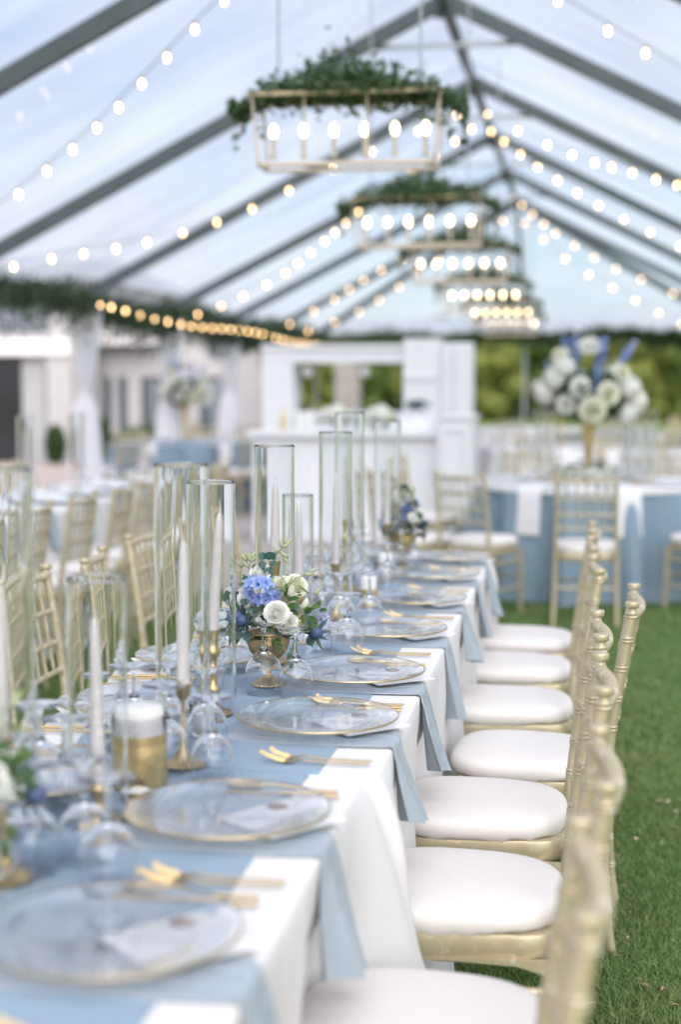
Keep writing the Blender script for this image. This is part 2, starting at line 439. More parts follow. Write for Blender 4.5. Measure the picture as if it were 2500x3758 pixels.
# leaf clouds as numpy quads
def leaf_cloud(pts, size, seed=0, flat=0.3, jitter=0.5, aspect=0.45, face=None):
    g = np.random.default_rng(seed); n = len(pts)
    sz = size * (1 + jitter * (g.random(n) - 0.5) * 2)
    d = g.normal(size=(n, 3)); d[:, 2] *= 0.7; d /= np.linalg.norm(d, axis=1, keepdims=True)
    if face is not None:      # leaves lie roughly square to a given outward direction
        f_ = face + g.normal(size=(n, 3)) * .35; f_ /= np.linalg.norm(f_, axis=1, keepdims=True)
        d -= f_ * (d * f_).sum(1, keepdims=True); d /= np.linalg.norm(d, axis=1, keepdims=True)
        u = np.cross(f_, d)
    else: u = g.normal(size=(n, 3))
    u -= d * (u * d).sum(1, keepdims=True); u /= np.linalg.norm(u, axis=1, keepdims=True)
    w = np.cross(d, u)
    p = np.asarray(pts)
    a = p - d * sz[:, None] * .5; c = p + d * sz[:, None] * .5
    b = p + u * (sz * aspect)[:, None] * .5 + w * (sz * .08)[:, None]; e = p - u * (sz * aspect)[:, None] * .5 + w * (sz * .08)[:, None]
    V = np.stack([a, b, c, e], 1).reshape(-1, 3)
    F = np.arange(4 * n).reshape(n, 4)
    return V, F
def np_mesh(name, V, F, mat, smooth=False):
    me = bpy.data.meshes.new(name)
    V = np.ascontiguousarray(V, dtype=np.float32); F = np.ascontiguousarray(F, dtype=np.int32)
    k = F.shape[1]
    me.vertices.add(len(V)); me.vertices.foreach_set('co', V.ravel())
    me.loops.add(F.size); me.loops.foreach_set('vertex_index', F.ravel())
    me.polygons.add(len(F))
    me.polygons.foreach_set('loop_start', np.arange(0, F.size, k, dtype=np.int32))
    me.polygons.foreach_set('loop_total', np.full(len(F), k, dtype=np.int32))
    me.materials.append(MATS[mat])
    me.update(calc_edges=True)
    return me

# ================================================================== SETTING: ground
def ground_z(x, y):
    t = max(0.0, y - 34.0)
    return -0.016 * t if t < 90 else -1.44
xs = [-600, -200, -80, -40, -20, -10, -5, 0, 5, 10, 20, 40, 80, 200, 600]
ys = [-200, -50, -10, 0, 5, 10, 20, 30, 34, 40, 50, 60, 75, 90, 124, 180, 300, 900]
struct('lawn', MB().grid([[(x, y, ground_z(x, y)) for x in xs] for y in ys]).mesh('lawn', 'lawn'))
struct('patio', MB().box(-16, -1.75, 10.2, 27.5, -0.05, 0.006).mesh('patio', 'patio', False))

# ------------------------------------------------------------------ tent
XL, XR, XM, ZE, ZR = -5.2, 3.0, -1.1, 2.36, 4.43
BAYS = [24.9 - 3.26 * k for k in range(9)]          # rafter frames
YH = 29.0
def beam(a, b, w, h):
    """Rectangular section beam from a to b."""
    a, b = Vector(a), Vector(b); t = (b - a).normalized()
    side = t.cross(Vector((0, 0, 1)))
    side = side.normalized() if side.length > 1e-4 else Vector((1, 0, 0))
    up = side.cross(t).normalized()
    v = []
    for p in (a, b):
        for (i, j) in ((-1, -1), (1, -1), (1, 1), (-1, 1)):
            v.append(p + side * (i * w / 2) + up * (j * h / 2))
    return v, [(0, 1, 2, 3), (7, 6, 5, 4), (0, 4, 5, 1), (1, 5, 6, 2), (2, 6, 7, 3), (3, 7, 4, 0)]
def beam_mesh(a, b, w, h, mat='tent_metal'):
    return MB().add(*beam(a, b, w, h)).mesh('beam', mat, False)
tent = thing('frame_tent', 'clear roofed frame tent with dark grey rafters over the dining tables', 'tent')
for i, y in enumerate(BAYS):
    part('rafter', beam_mesh((XM - .045, y, ZR - .02), (XL, y, ZE), .065, .12), tent)
    part('rafter', beam_mesh((XM + .045, y, ZR - .02), (XR, y, ZE), .065, .12), tent)
    part('ridge_plate', MB().box(XM - .075, XM + .075, y - .05, y + .05, ZR - .13, ZR + .05).mesh('ridge_plate', 'tent_metal', False), tent)
    part('collar_tie', beam_mesh((XM - .56, y + .06, ZR - .33), (XM + .56, y + .06, ZR - .33), .03, .035, 'tie_metal'), tent)
    for x in (XL, XR):
        part('leg', MB().box(x - .04, x + .04, y - .04, y + .04, 0, ZE - .05).mesh('leg', 'tent_metal', False), tent)
for i in range(len(BAYS) - 1):
    y1, y0 = BAYS[i], BAYS[i + 1]
    part('ridge_beam', beam_mesh((XM, y0 + .06, ZR - .03), (XM, y1 - .06, ZR - .03), .07, .09), tent)
    for x in (XL, XR):
        part('eave_beam', beam_mesh((x, y0, ZE - .005), (x, y1, ZE - .005), .06, .08), tent)
    for sx, xe in ((-1, XL - .05), (1, XR + .05)):      # roof sheets sag a touch between rafters
        P = []
        for a in range(9):
            row = []
            for b in range(9):
                u, w = a / 8, b / 8
                x = XM + (xe - XM) * u; y = y0 + (y1 - y0) * w
                z = ZR + .075 - (ZR - ZE) * (x - XM) / (xe - XM) * 1.012 - .035 * math.sin(math.pi * u) * math.sin(math.pi * w)
                row.append((x, y, z))
            P.append(row)
        part('roof_sheet', MB().grid(P).mesh('roof_sheet', 'clear_vinyl'), tent)
part('hip_rafter', beam_mesh((XM, 24.9, ZR - .02), (XL, YH, ZE), .065, .12), tent)
part('hip_rafter', beam_mesh((XM, 24.9, ZR - .02), (XR, YH, ZE), .065, .12), tent)
part('hip_rafter', beam_mesh((XM, 24.95, ZR - .03), (XM, YH, ZE), .06, .10), tent)
part('eave_beam', beam_mesh((XL, YH, ZE + .01), (XR, YH, ZE + .01), .05, .05, 'tie_metal'), tent)
for x in (XL, XR): part('eave_beam', beam_mesh((x, 24.9, ZE - .005), (x, YH, ZE - .005), .06, .08), tent)
for x in (XL, XM, XR):
    part('leg', MB().box(x - .025, x + .025, YH - .025, YH + .025, 0, ZE - .05).mesh('leg', 'tie_metal', False), tent)
for tri in (((XM, 24.9, ZR + .075), (XL - .05, 24.9, ZE + .06), (XL - .05, YH + .05, ZE + .06)),
            ((XM, 24.9, ZR + .075), (XR + .05, YH + .05, ZE + .06), (XR + .05, 24.9, ZE + .06)),
            ((XM, 24.9, ZR + .075), (XL - .05, YH + .05, ZE + .06), (XR + .05, YH + .05, ZE + .06))):
    part('roof_sheet', MB().add(tri, [(0, 1, 2)]).mesh('roof_sheet', 'clear_vinyl', False), tent)
# white valance strip along the far hip eave
part('valance', MB().box(XL - .06, XR + .06, YH + .055, YH + .06, ZE - .02, ZE + .32).mesh('valance', 'sheer_white', False), tent)

# ------------------------------------------------------------------ white leg drapes
def drape_mesh(seed):
    g = random.Random(seed); P = []
    prof = [(2.26, .20, .05), (2.1, .17, .05), (1.85, .145, .06), (1.6, .12, .08), (1.42, .085, .08), (1.36, .062, .06), (1.32, .072, .07),
            (1.2, .115, .12), (.9, .145, .14), (.5, .165, .16), (.2, .185, .18), (.012, .20, .2)]
    ph = g.random() * 6
    for z, r, a in prof:
        P.append([((r * (1 + a * math.sin(11 * t + ph) + .5 * a * math.sin(5 * t + ph * 2 + z))) * math.cos(t), (r * (1 + a * math.sin(11 * t + ph))) * math.sin(t), z)
                  for t in [2 * math.pi * k / 88 for k in range(88)]])
    return MB().grid(P, True).mesh('drape', 'sheer_white')
DL = ['beside the dark clipped shrubs', 'beside the cream rose arrangement', 'between two tall flower stands', 'next to the bar frame post']
for i, y in enumerate([15.12, 18.38, 21.64, 24.9]):
    t = thing('leg_drape', 'white tied fabric drape round a tent leg, ' + DL[i], 'drape', (XL, y, 0), 0, 'white drapes tied round the tent legs')
    part('fabric', drape_mesh(i), t)
    part('tie', MB().lathe([(.063, 1.34), (.071, 1.345), (.074, 1.365), (.071, 1.385), (.063, 1.39)], 24).mesh('tie', 'sheer_white'), t)

# ------------------------------------------------------------------ eave garlands
def garland_pts(a, b, n, rad, droop, seed):
    g = np.random.default_rng(seed)
    a, b = np.array(a), np.array(b); t = g.random(n)
    p = a + (b - a) * t[:, None]
    q = g.normal(size=(n, 3)) * rad * (0.75 + 0.5 * np.sin(t * 37 + seed) ** 2)[:, None]
    q[:, 2] *= 0.8
    sprig = g.random(n) < .12; q[sprig, 2] -= g.random(sprig.sum()) * droop
    clump = np.sin(t * 23 + 2 * seed) * rad * .5
    p = p + q; p[:, 2] += clump
    return p
def garland(label, a, b, n, rad, droop, seed, size=.085, mat='leaf_garland'):
    t = thing('eave_garland', label, 'garland', tuple(a), 0, 'green garlands along the tent eaves')
    ab = np.array(b) - np.array(a)
    V, F = leaf_cloud(garland_pts((0, 0, 0), ab, n, rad, droop, seed), size, seed)
    part('foliage', np_mesh('foliage', V, F, mat), t, kind='stuff')
    part('vine', MB().tube([(0, 0, 0), tuple(ab)], .015, 6).mesh('vine', 'bark'), t)
garland('thick green garland along the eave on the house side of the tent', (XL + .07, 9.0, 2.25), (XL + .07, 28.9, 2.25), 24000, .095, .3, 1)
garland('thin green garland across the far end eave above the bar', (XL + .1, YH - .14, 2.31), (XR, YH - .14, 2.31), 6500, .075, .20, 2, .12, 'leaf_dark')

# ------------------------------------------------------------------ string lights
def string_light(label, pts, spacing=.30, seed=0, start=.1):
    t = thing('string_light', label, 'string light', (0, 0, 0), 0, 'warm globe string lights under the roof')
    P = [np.array(p, float) for p in pts]
    # smooth polyline
    L = [0]
    for i in range(1, len(P)): L.append(L[-1] + np.linalg.norm(P[i] - P[i - 1]))
    def at(s):
        k = max(0, min(len(P) - 2, next((i for i in range(len(P) - 1) if s <= L[i + 1]), len(P) - 2)))
        u = (s - L[k]) / (L[k + 1] - L[k]); p0, p1 = P[max(k - 1, 0)], P[k]; p2, p3 = P[k + 1], P[min(k + 2, len(P) - 1)]
        return .5 * ((2 * p1) + (-p0 + p2) * u + (2 * p0 - 5 * p1 + 4 * p2 - p3) * u * u + (-p0 + 3 * p1 - 3 * p2 + p3) * u ** 3)
    n = int(L[-1] / .15) + 2
    part('wire', MB().tube([at(L[-1] * i / (n - 1)) for i in range(n)], .004, 5).mesh('wire', 'cable'), t)
    s = start; g = random.Random(seed)
    while s < L[-1]:
        p = at(s)
        part('bulb', BULB, t, (p[0], p[1], p[2] - .050))
        part('socket', SOCKET, t, (p[0], p[1], p[2]))
        s += spacing * (1 + .12 * (g.random() - .5))
BULB = MB().lathe([(0, -.018), (.006, -.016), (.0098, -.008), (.0102, 0), (.009, .010), (.0075, .022), (.0072, .03)], 12).mesh('bulb', 'string_bulb')
SOCKET = MB().lathe([(.011, -.028), (.011, .0), (.006, .006)], 8).mesh('socket', 'cable')
string_light('globe string running down the house side roof between the two front rafters', [(-1.1, 8.0, 4.27), (-2.27, 8.91, 3.69), (-3.19, 9.70, 3.23), (-3.92, 10.12, 2.85), (-5.12, 10.8, 2.25)], .31, 1, .15)
string_light('globe string sagging across the house side roof below the first big chandelier', [(-5.1, 11.0, 2.25), (-4.52, 12.23, 2.55), (-4.0, 13.52, 2.81), (-3.32, 14.41, 3.16), (-2.5, 14.65, 3.58), (-1.15, 15.1, 4.22)], .44, 2, .1)
string_light('globe string dipping beside the first leg drape toward the ridge', [(-5.1, 18.3, 2.25), (-4.55, 19.0, 2.54), (-3.9, 19.05, 2.86), (-3.2, 18.31, 3.22), (-2.4, 17.2, 3.6), (-1.15, 16.0, 4.2)], .34, 3, .12)
string_light('pale globe string on the house side roof near the fourth chandelier', [(-5.1, 23.9, 2.25), (-4.06, 23.94, 2.79), (-3.35, 23.4, 3.15), (-2.3, 22.9, 3.62), (-1.15, 22.5, 4.2)], .40, 4)
string_light('farthest globe string on the house side roof by the hip rafter', [(-5.1, 25.4, 2.25), (-3.9, 25.8, 2.7), (-2.6, 25.4, 3.45), (-1.2, 24.7, 4.2)], .42, 5)
string_light('globe string low along the garland on the house side eave', [(-4.86, 14.6, 2.30), (-4.88, 18.0, 2.21), (-4.88, 21.6, 2.25), (-4.88, 25, 2.18), (-4.9, 28.6, 2.2)], .52, 6, .1)
string_light('globe string on the lawn side roof between the two front rafters', [(-1.05, 8.85, 4.25), (.04, 9.42, 3.70), (.56, 9.68, 3.44), (1.7, 10.4, 2.9), (2.95, 11.2, 2.25)], .36, 7, .36)
string_light('globe string on the lawn side roof below the second rafter', [(-1.05, 15.5, 4.26), (-.54, 15.61, 4.0), (.0, 15.26, 3.72), (.54, 14.51, 3.45), (1.5, 13.4, 3.0), (2.95, 11.5, 2.25)], .34, 8, .1)
string_light('globe string on the lawn side roof below the third rafter', [(-1.05, 16.6, 4.26), (-.53, 17.7, 3.99), (.28, 18.6, 3.58), (1.13, 18.6, 3.15), (2.1, 18.9, 2.7), (2.95, 19.3, 2.25)], .38, 9, .1)
string_light('faint globe string on the lawn side roof at the far bay', [(-1.05, 22.3, 4.22), (-.5, 24.4, 3.92), (.33, 25.6, 3.5), (1.2, 25.2, 3.07), (2.95, 25.2, 2.25)], .55, 10, .1)
string_light('farthest faint globe string in the hip end of the roof', [(-1.05, 25.2, 4.2), (-.2, 26.4, 3.55), (.8, 27.2, 3.02), (1.8, 28.0, 2.55), (2.9, 28.7, 2.25)], .60, 12, .2)

# ------------------------------------------------------------------ chandeliers (linear lanterns dressed with greenery)
def chandelier_parts():
    pr = {}
    bx = lambda *a: MB().box(*a)
    r = .0075
    def frame(w, d, z, rr=r):
        m = MB()
        m.box(-w, w, -d - rr, -d + rr, z - rr, z + rr).box(-w, w, d - rr, d + rr, z - rr, z + rr)
        m.box(-w - rr, -w + rr, -d - rr, d + rr, z - rr - .001, z + rr + .001).box(w - rr, w + rr, -d - rr, d + rr, z - rr - .001, z + rr + .001)
        return m
    pr['lower_frame'] = frame(.405, .12, 0).mesh('lower_frame', 'rose_gold_frame', False)
    pr['upper_frame'] = frame(.435, .145, .31, .008).mesh('upper_frame', 'frame_gold', False)
    pr['corner_bar'] = [MB().tube([(sx * .405, sy * .12, 0), (sx * .43, sy * .14, .305)], .0065, 6).mesh('corner_bar', 'rose_gold_frame', False) for sx in (-1, 1) for sy in (-1, 1)]
    pr['upright'] = [MB().tube([(sx, -.12, 0), (sx, -.13, .305)], .0045, 6).mesh('upright', 'rose_gold_frame', False) for sx in (-.19, .1)]
    pr['centre_rail'] = MB().box(-.405, .405, -.012, .012, .004, .02).mesh('centre_rail', 'frame_gold', False)
    pr['candle_sleeve'] = MB().lathe([(.016, .0), (.016, .012), (.0105, .014), (.0105, .095), (.0, .096)], 12).mesh('candle_sleeve', 'sleeve_ivory')
    pr['bulb'] = MB().lathe([(.007, .096), (.012, .103), (.016, .116), (.016, .130), (.011, .144), (.004, .152), (0, .154)], 12).mesh('bulb', 'candle_bulb')
    pr['hanging_rod'] = MB().tube([(0, 0, .31), (0, 0, 1.95)], .006, 6).mesh('hanging_rod', 'tie_metal', False)
    g = np.random.default_rng(5); n = 5200
    x = np.clip(g.normal(size=n) * .31, -.53, .53); env = .026 + .050 * np.exp(-((x + .02) / .26) ** 2) * (0.7 + .5 * np.sin(x * 31 + 1) ** 2)
    P = np.stack([x, g.normal(size=n) * .105 * (1 - .4 * np.abs(x) / .6), .300 + np.abs(g.normal(size=n)) * env], 1)
    dr = g.random(n) < .07; P[dr, 2] -= g.random(dr.sum()) * (.07 + .10 * (np.abs(P[dr, 0]) > .36))
    wisp = g.random(n) < .03; P[wisp, 2] += g.random(wisp.sum()) * .10
    ends = np.abs(P[:, 0]) > .40; P[ends, 2] -= (np.abs(P[ends, 0]) - .40) * .55
    V, F = leaf_cloud(P, .045, 6)
    pr['greenery'] = np_mesh('greenery', V, F, 'leaf_dark')
    return pr
CP = chandelier_parts()
CHL = ['first chandelier from the camera, large gold lantern under a thick heap of greenery', 'second chandelier from the camera, gold lantern under an arch of leafy greenery',
       'third chandelier from the camera, six bulbs below a browner arch of greenery', 'fourth chandelier from the camera, hanging just above the two small far ones',
       'fifth chandelier from the camera, small row of golden bulbs', 'sixth and lowest looking chandelier at the far end of the row']
for i, y in enumerate([6.9, 10.15, 13.4, 16.75, 20.1, 23.3]):
    t = thing('chandelier', CHL[i], 'chandelier', (XM + (.02, -.01, .01, 0, .02, -.01)[i], y, (2.465, 2.385, 2.355, 2.265, 2.225, 2.195)[i]), 0.0, 'chandeliers under the ridge')
    t.rotation_euler = (0, 0, (.02, -.03, .02, -.02, 0, .03)[i])
    for k in ('lower_frame', 'upper_frame', 'centre_rail'): part(k, CP[k], t)
    for k in ('corner_bar', 'upright'):
        for me in CP[k]: part(k, me, t)
    part('greenery', CP['greenery'], t, rot=(0, 0, math.pi * (i % 2)), kind='stuff')
    for s in (-.33, .33): part('hanging_rod', CP['hanging_rod'], t, (s, 0, 0))
    for k in range(6):
        x = -.355 + .142 * k
        part('candle_sleeve', CP['candle_sleeve'], t, (x, 0, .042)); part('bulb', CP['bulb'], t, (x, 0, .042))

# ------------------------------------------------------------------ trees beyond the golf lawn
def tree_protos(k):
    g = np.random.default_rng(40 + k); H = 6.2 + .5 * (k % 3)
    pts = []; fac = []
    nb = 64
    for b in range(nb):
        a = g.uniform(0, 2 * np.pi); rr = g.uniform(.2, 2.9); z = g.uniform(.06, .95) * H
        rr *= math.sqrt(max(.25, 1 - ((z / H - .45) / .62) ** 2))
        c = np.array([rr * math.cos(a), rr * math.sin(a), z])
        q = g.normal(size=(240, 3)); q /= np.linalg.norm(q, axis=1, keepdims=True)
        pts.append(c + q * (g.random((240, 1)) ** .12) * g.uniform(.5, .95)); fac.append(q)
    V, F = leaf_cloud(np.concatenate(pts), .28, k, aspect=.75, face=np.concatenate(fac))
    crown = np_mesh('crown', V, F, 'tree_leaf' if k % 2 == 0 else 'tree_leaf_dark')
    m = MB().tube([(0, 0, -.2), (.05, 0, H * .3), (-.06, .05, H * .6), (0, 0, H * .85)], [.2, .15, .09, .03], 8)
    for q in range(4):
        a = q * 1.7 + k
        m.tube([(0, 0, H * (.25 + .1 * q)), (.8 * math.cos(a), .8 * math.sin(a), H * (.4 + .1 * q)), (1.5 * math.cos(a), 1.5 * math.sin(a), H * (.5 + .1 * q))], [.08, .05, .02], 6)
    return crown, m.mesh('trunk', 'bark')
TP = [tree_protos(k) for k in range(4)]
TK = ['pale yellow green tree', 'dark green leafy tree', 'broad light green tree', 'deep green bushy tree']
tr_rows = [(88, -25, 3.3, 13, 0), (98, -28, 3.6, 13, 2), (110, -30, 3.9, 13, 1)]
n = 0
for (Y, x0, dx, cnt, ph) in tr_rows:
    for i in range(cnt):
        k = (i * 3 + ph + (i // 3)) % 4
        x = x0 + dx * i + rnd.uniform(-1, 1); y = Y + rnd.uniform(-3, 3)
        if x / y < -.36 or x / y > .16: pass
        s = rnd.uniform(.76, .94)
        row = {88: 'front', 98: 'middle', 110: 'back'}[Y]
        t = thing('tree', f'{TK[k]}, {row} row beyond the lawn, {ORD[i] if i < 10 else ["eleventh", "twelfth", "thirteenth"][i - 10]} from the house end', 'tree',
                  (x, y, ground_z(x, y)), rnd.uniform(0, 6), 'trees beyond the golf lawn', scale=s)
        part('crown', TP[k][0], t, kind='stuff'); part('trunk', TP[k][1], t)

# ------------------------------------------------------------------ house on the left
HY = 25.6
house = thing('white_house', 'white two storey house with dark shutters behind the tent drapes', 'house', (0, 0, 0))
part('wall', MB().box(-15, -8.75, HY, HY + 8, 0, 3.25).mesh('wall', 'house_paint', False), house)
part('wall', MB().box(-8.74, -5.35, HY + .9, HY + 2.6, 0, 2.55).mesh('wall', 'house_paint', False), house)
part('roof', MB().add([(-15.3, HY - .25, 3.26), (-8.5, HY - .25, 3.26), (-8.5, HY + 8.2, 3.26), (-15.3, HY + 8.2, 3.26), (-14.5, HY + 3.5, 3.9), (-9.3, HY + 3.5, 3.9)],
                      [(0, 1, 5, 4), (1, 2, 5), (2, 3, 4, 5), (3, 0, 4), (0, 3, 2, 1)]).mesh('roof', 'grey_paint', False), house)
part('trim_band', MB().box(-15, -8.80, HY - .22, HY - .005, 1.93, 2.22).mesh('trim_band', 'white_paint', False), house)
part('doorway', MB().box(-11.4, -9.98, HY - .05, HY - .004, .0, 1.88).mesh('doorway', 'dark_glass', False), house)
part('shaded_wall_panel', MB().box(-9.96, -9.52, HY - .06, HY - .005, 0, 1.76).mesh('shaded_wall_panel', 'grey_paint', False), house)  # grey panel paints in the shaded stretch of wall
part('pilaster', MB().box(-9.45, -9.0, HY - .16, HY - .003, 0, 1.925).mesh('pilaster', 'house_paint', False), house)
for x in (-10.9, -10.28, -9.95, -9.62):
    w = part('window', MB().box(x - .14, x + .14, HY - .03, HY - .002, 2.36, 2.9).mesh('window', 'shutter_paint', False), house)
    part('pane', MB().box(x - .10, x + .10, HY - .042, HY - .032, 2.40, 2.86).mesh('pane', 'pale_pane', False), w)
Y2 = HY + .9
part('fascia', MB().box(-8.72, -7.62, Y2 - .5, Y2 - .004, 2.13, 2.52).mesh('fascia', 'white_paint', False), house)
part('vent_slot', MB().box(-8.66, -7.74, Y2 - .03, Y2 - .003, 1.95, 2.10).mesh('vent_slot', 'grey_paint', False), house)
for x0, x1 in ((-8.70, -8.60), (-8.44, -8.30), (-8.0, -7.9), (-7.68, -7.55), (-6.9, -6.78), (-6.4, -6.28)):
    part('shutter', MB().box(x0, x1, Y2 - .05, Y2 - .003, .55, 1.55).mesh('shutter', 'shutter_paint', False), house)
for x0, x1 in ((-7.89, -7.69), (-6.77, -6.41)):
    w = part('window', MB().box(x0, x1, Y2 - .02, Y2 - .0025, .55, 1.55).mesh('window', 'dark_glass', False), house)
    part('pane', MB().box(x0 + .03, x1 - .03, Y2 - .032, Y2 - .022, .6, 1.5).mesh('pane', 'pale_pane', False), w)
part('dark_wall_patch', MB().add([(-6.75, Y2 - .02, 2.5), (-6.2, Y2 - .02, 2.5), (-6.45, Y2 - .02, 1.8), (-6.75, Y2 - .02, 1.95)], [(0, 1, 2, 3)]).mesh('dark_wall_patch', 'shutter_paint', False), house)  # dark slanted patch laid on the wall face
part('drainpipe', MB().tube([(-5.52, Y2 - .12, 0), (-5.52, Y2 - .12, 1.5), (-5.42, Y2 - .12, 2.5)], .06, 8).mesh('drainpipe', 'grey_paint'), house)

def shrub(label, x, y, r, h, seed, mat='shrub_leaf', cone=False, name='clipped_shrub', ry=None):
    g = np.random.default_rng(seed); n = 1600
    q = g.normal(size=(n, 3)); q /= np.linalg.norm(q, axis=1, keepdims=True); rad = g.random(n) ** .25
    P = q * rad[:, None] * np.array([r, ry or r, h / 2]); P[:, 2] += h / 2
    if cone: P[:, :2] *= (1.25 - P[:, 2:3] / h)
    V, F = leaf_cloud(P, .07, seed)
    t = thing(name, label, 'shrub', (x, y, 0), 0, 'clipped greenery along the house')
    part('foliage', np_mesh('foliage', V, F, mat), t, kind='stuff')
    part('stem', MB().tube([(0, 0, 0), (0, 0, h * .5)], .03, 6).mesh('stem', 'bark'), t)
shrub('dark clipped shrub between the house pilaster and the first leg drape', -9.15, 25.0, .19, .72, 3)
shrub('dark cone shaped shrub just past the first leg drape', -8.28, 25.0, .26, .86, 4, cone=True)
shrub('bright green low hedge below the shuttered windows', -7.7, 26.0, .75, .7, 5, 'hedge_leaf', name='low_hedge', ry=.25)
for i, (x, y) in enumerate([(-6.75, 25.6), (-5.9, 25.2)]):
    shrub(['green shrub below the dark wall patch', 'small green shrub beside the grey drainpipe'][i], x, y, .3, .6, 8 + i)
# ================================================================== BAR
bar = thing('white_bar', 'long white painted bar counter with a raised end post', 'bar', (0, 0, 0))
part('front_panel', MB().box(-2.95, -1.26, 13.2, 13.26, 0.02, .97).mesh('front_panel', 'white_paint', False), bar)
for x in (-2.5, -2.05, -1.6):
    part('batten', MB().box(x - .03, x + .03, 13.18, 13.197, .12, .90).mesh('batten', 'white_paint', False), bar)
part('counter', MB().box(-3.0, -1.262, 13.14, 13.75, .975, 1.02).mesh('counter', 'white_paint', False), bar)
part('kick_board', MB().box(-2.95, -1.265, 13.17, 13.197, .02, .115).mesh('kick_board', 'white_paint', False), bar)
part('end_post', MB().box(-1.255, -.95, 13.08, 13.85, .0, 1.14).mesh('end_post', 'white_paint', False), bar)
part('post_cap', MB().box(-1.275, -.93, 13.06, 13.87, 1.142, 1.165).mesh('post_cap', 'white_paint', False), bar)
part('raised_shelf', MB().box(-1.92, -1.262, 13.5, 13.8, 1.022, 1.15).mesh('raised_shelf', 'white_paint', False), bar)
for z0, z1 in ((.12, .54), (.60, 1.06)):
    m = MB()
    m.box(-1.21, -1.0, 13.066, 13.079, z0, z0 + .025).box(-1.21, -1.0, 13.066, 13.079, z1 - .025, z1)
    m.box(-1.21, -1.185, 13.067, 13.0795, z0 + .025, z1 - .025).box(-1.025, -1.0, 13.067, 13.0795, z0 + .025, z1 - .025)
    part('moulding', m.mesh('moulding', 'white_paint', False), bar)
bb = thing('bar_frame', 'white open frame standing behind the bar with a broad end tower', 'bar frame', (0, 0, 0))
part('header', MB().box(-3.25, -1.79, 15.0, 15.25, 1.66, 1.83).mesh('header', 'white_paint', False), bb)
part('post', MB().box(-3.25, -2.93, 15.0, 15.3, 0, 1.655).mesh('post', 'white_paint', False), bb)
part('tower', MB().box(-1.785, -1.42, 14.95, 15.4, 0, 1.90).mesh('tower', 'white_paint', False), bb)
part('side_wing', MB().box(-1.415, -1.10, 15.06, 15.4, 0, 1.86).mesh('side_wing', 'white_paint', False), bb)
part('wing_board', MB().box(-1.27, -1.12, 15.02, 15.055, 0, 1.83).mesh('wing_board', 'white_paint', False), bb)
part('back_shelf', MB().box(-2.92, -1.79, 15.05, 15.3, .9, 1.16).mesh('back_shelf', 'white_paint', False), bb)
for z in (.45, 1.0, 1.5): part('shelf_edge', MB().box(-1.775, -1.43, 14.93, 14.948, z, z + .02).mesh('shelf_edge', 'white_paint', False), bb)
part('header_trim', MB().box(-3.26, -1.79, 14.975, 14.998, 1.80, 1.845).mesh('header_trim', 'white_paint', False), bb)
GLOBE = MB().lathe([(0, -.06), (.035, -.05), (.055, -.02), (.058, 0), (.05, .03), (.02, .055), (.02, .07)], 16).mesh('globe', 'white_wax')
for i, x in enumerate((-2.80, -2.20)):
    t = thing('globe_pendant', ['white globe pendant under the bar frame header next to its post', 'white globe pendant under the middle of the bar frame header'][i], 'lamp', (x, 15.12, 1.57), 0, 'globe pendants under the bar frame')
    part('globe', GLOBE, t); part('cord', MB().tube([(0, 0, .06), (0, 0, .09)], .006, 6).mesh('cord', 'cable'), t)
pl = thing('stone_pillar', 'grey stone garden pillar seen through the bar frame opening', 'pillar', (-5.35, 34, -.1))
part('shaft', MB().box(-.27, .27, -.27, .27, 0, 2.1).mesh('shaft', 'stone', False), pl)
part('cap', MB().box(-.33, .33, -.33, .33, 2.1, 2.25).mesh('cap', 'stone', False), pl)
part('plinth', MB().box(-.34, .34, -.34, .34, 0, .25).mesh('plinth', 'stone', False), pl)

# ================================================================== CHIAVARI CHAIR
# local frame: seat front is +y, back is -y, origin on the floor below the back edge of the seat
RINGS = [.825, .75, .673, .597, .52, .365, .285, .205, .125]
def post_path(sx):
    pts = [(.190, -.028, 0), (.187, -.012, .10), (.184, -.002, .22), (.181, 0, .36), (.179, -.002, .47), (.177, -.016, .60), (.1745, -.036, .74), (.172, -.062, .895)]
    return [(sx * x, y, z) for x, y, z in pts]
def on_post(sx, z):
    P = post_path(sx)
    for a, b in zip(P, P[1:]):
        if a[2] <= z <= b[2]:
            u = (z - a[2]) / (b[2] - a[2]); return tuple(a[i] + (b[i] - a[i]) * u for i in range(3))
    return P[-1]
def ring(m, c, r, h=.004, d=.0022, axis=None, seg=10):
    s = len(m.v)
    m.lathe([(r - .001, -h), (r + d * .8, -h * .6), (r + d, 0), (r + d * .8, h * .6), (r - .001, h)], seg)
    M = Matrix.Translation(c)
    if axis is not None: M = M @ Vector((0, 0, 1)).rotation_difference(Vector(axis)).to_matrix().to_4x4()
    m.xform(M, s)
def rear_leg(sx):
    m = MB()
    P = post_path(sx)
    m.tube(P, [.0115, .0125, .0135, .0142, .0142, .0138, .0136, .0130], 12)
    for z in RINGS:
        for dz in (-.0045, .0045): ring(m, on_post(sx, z + dz), .0142 if z > .3 else .0132, .0035, .0024)
    top = P[-1]; s = len(m.v)
    for dz in (-.012, -.003): ring(m, (top[0], top[1] + .002, top[2] + dz), .0135, .0035, .003)
    m.lathe([(.0125, 0), (.0108, .006), (.0112, .0105), (.0160, .0120), (.0176, .0150), (.0178, .0235), (.0168, .0262), (.0150, .0268), (0, .0284)], 16, (top[0], top[1], top[2]))
    return sharp(m.mesh('leg', 'champagne_paint'), 60)
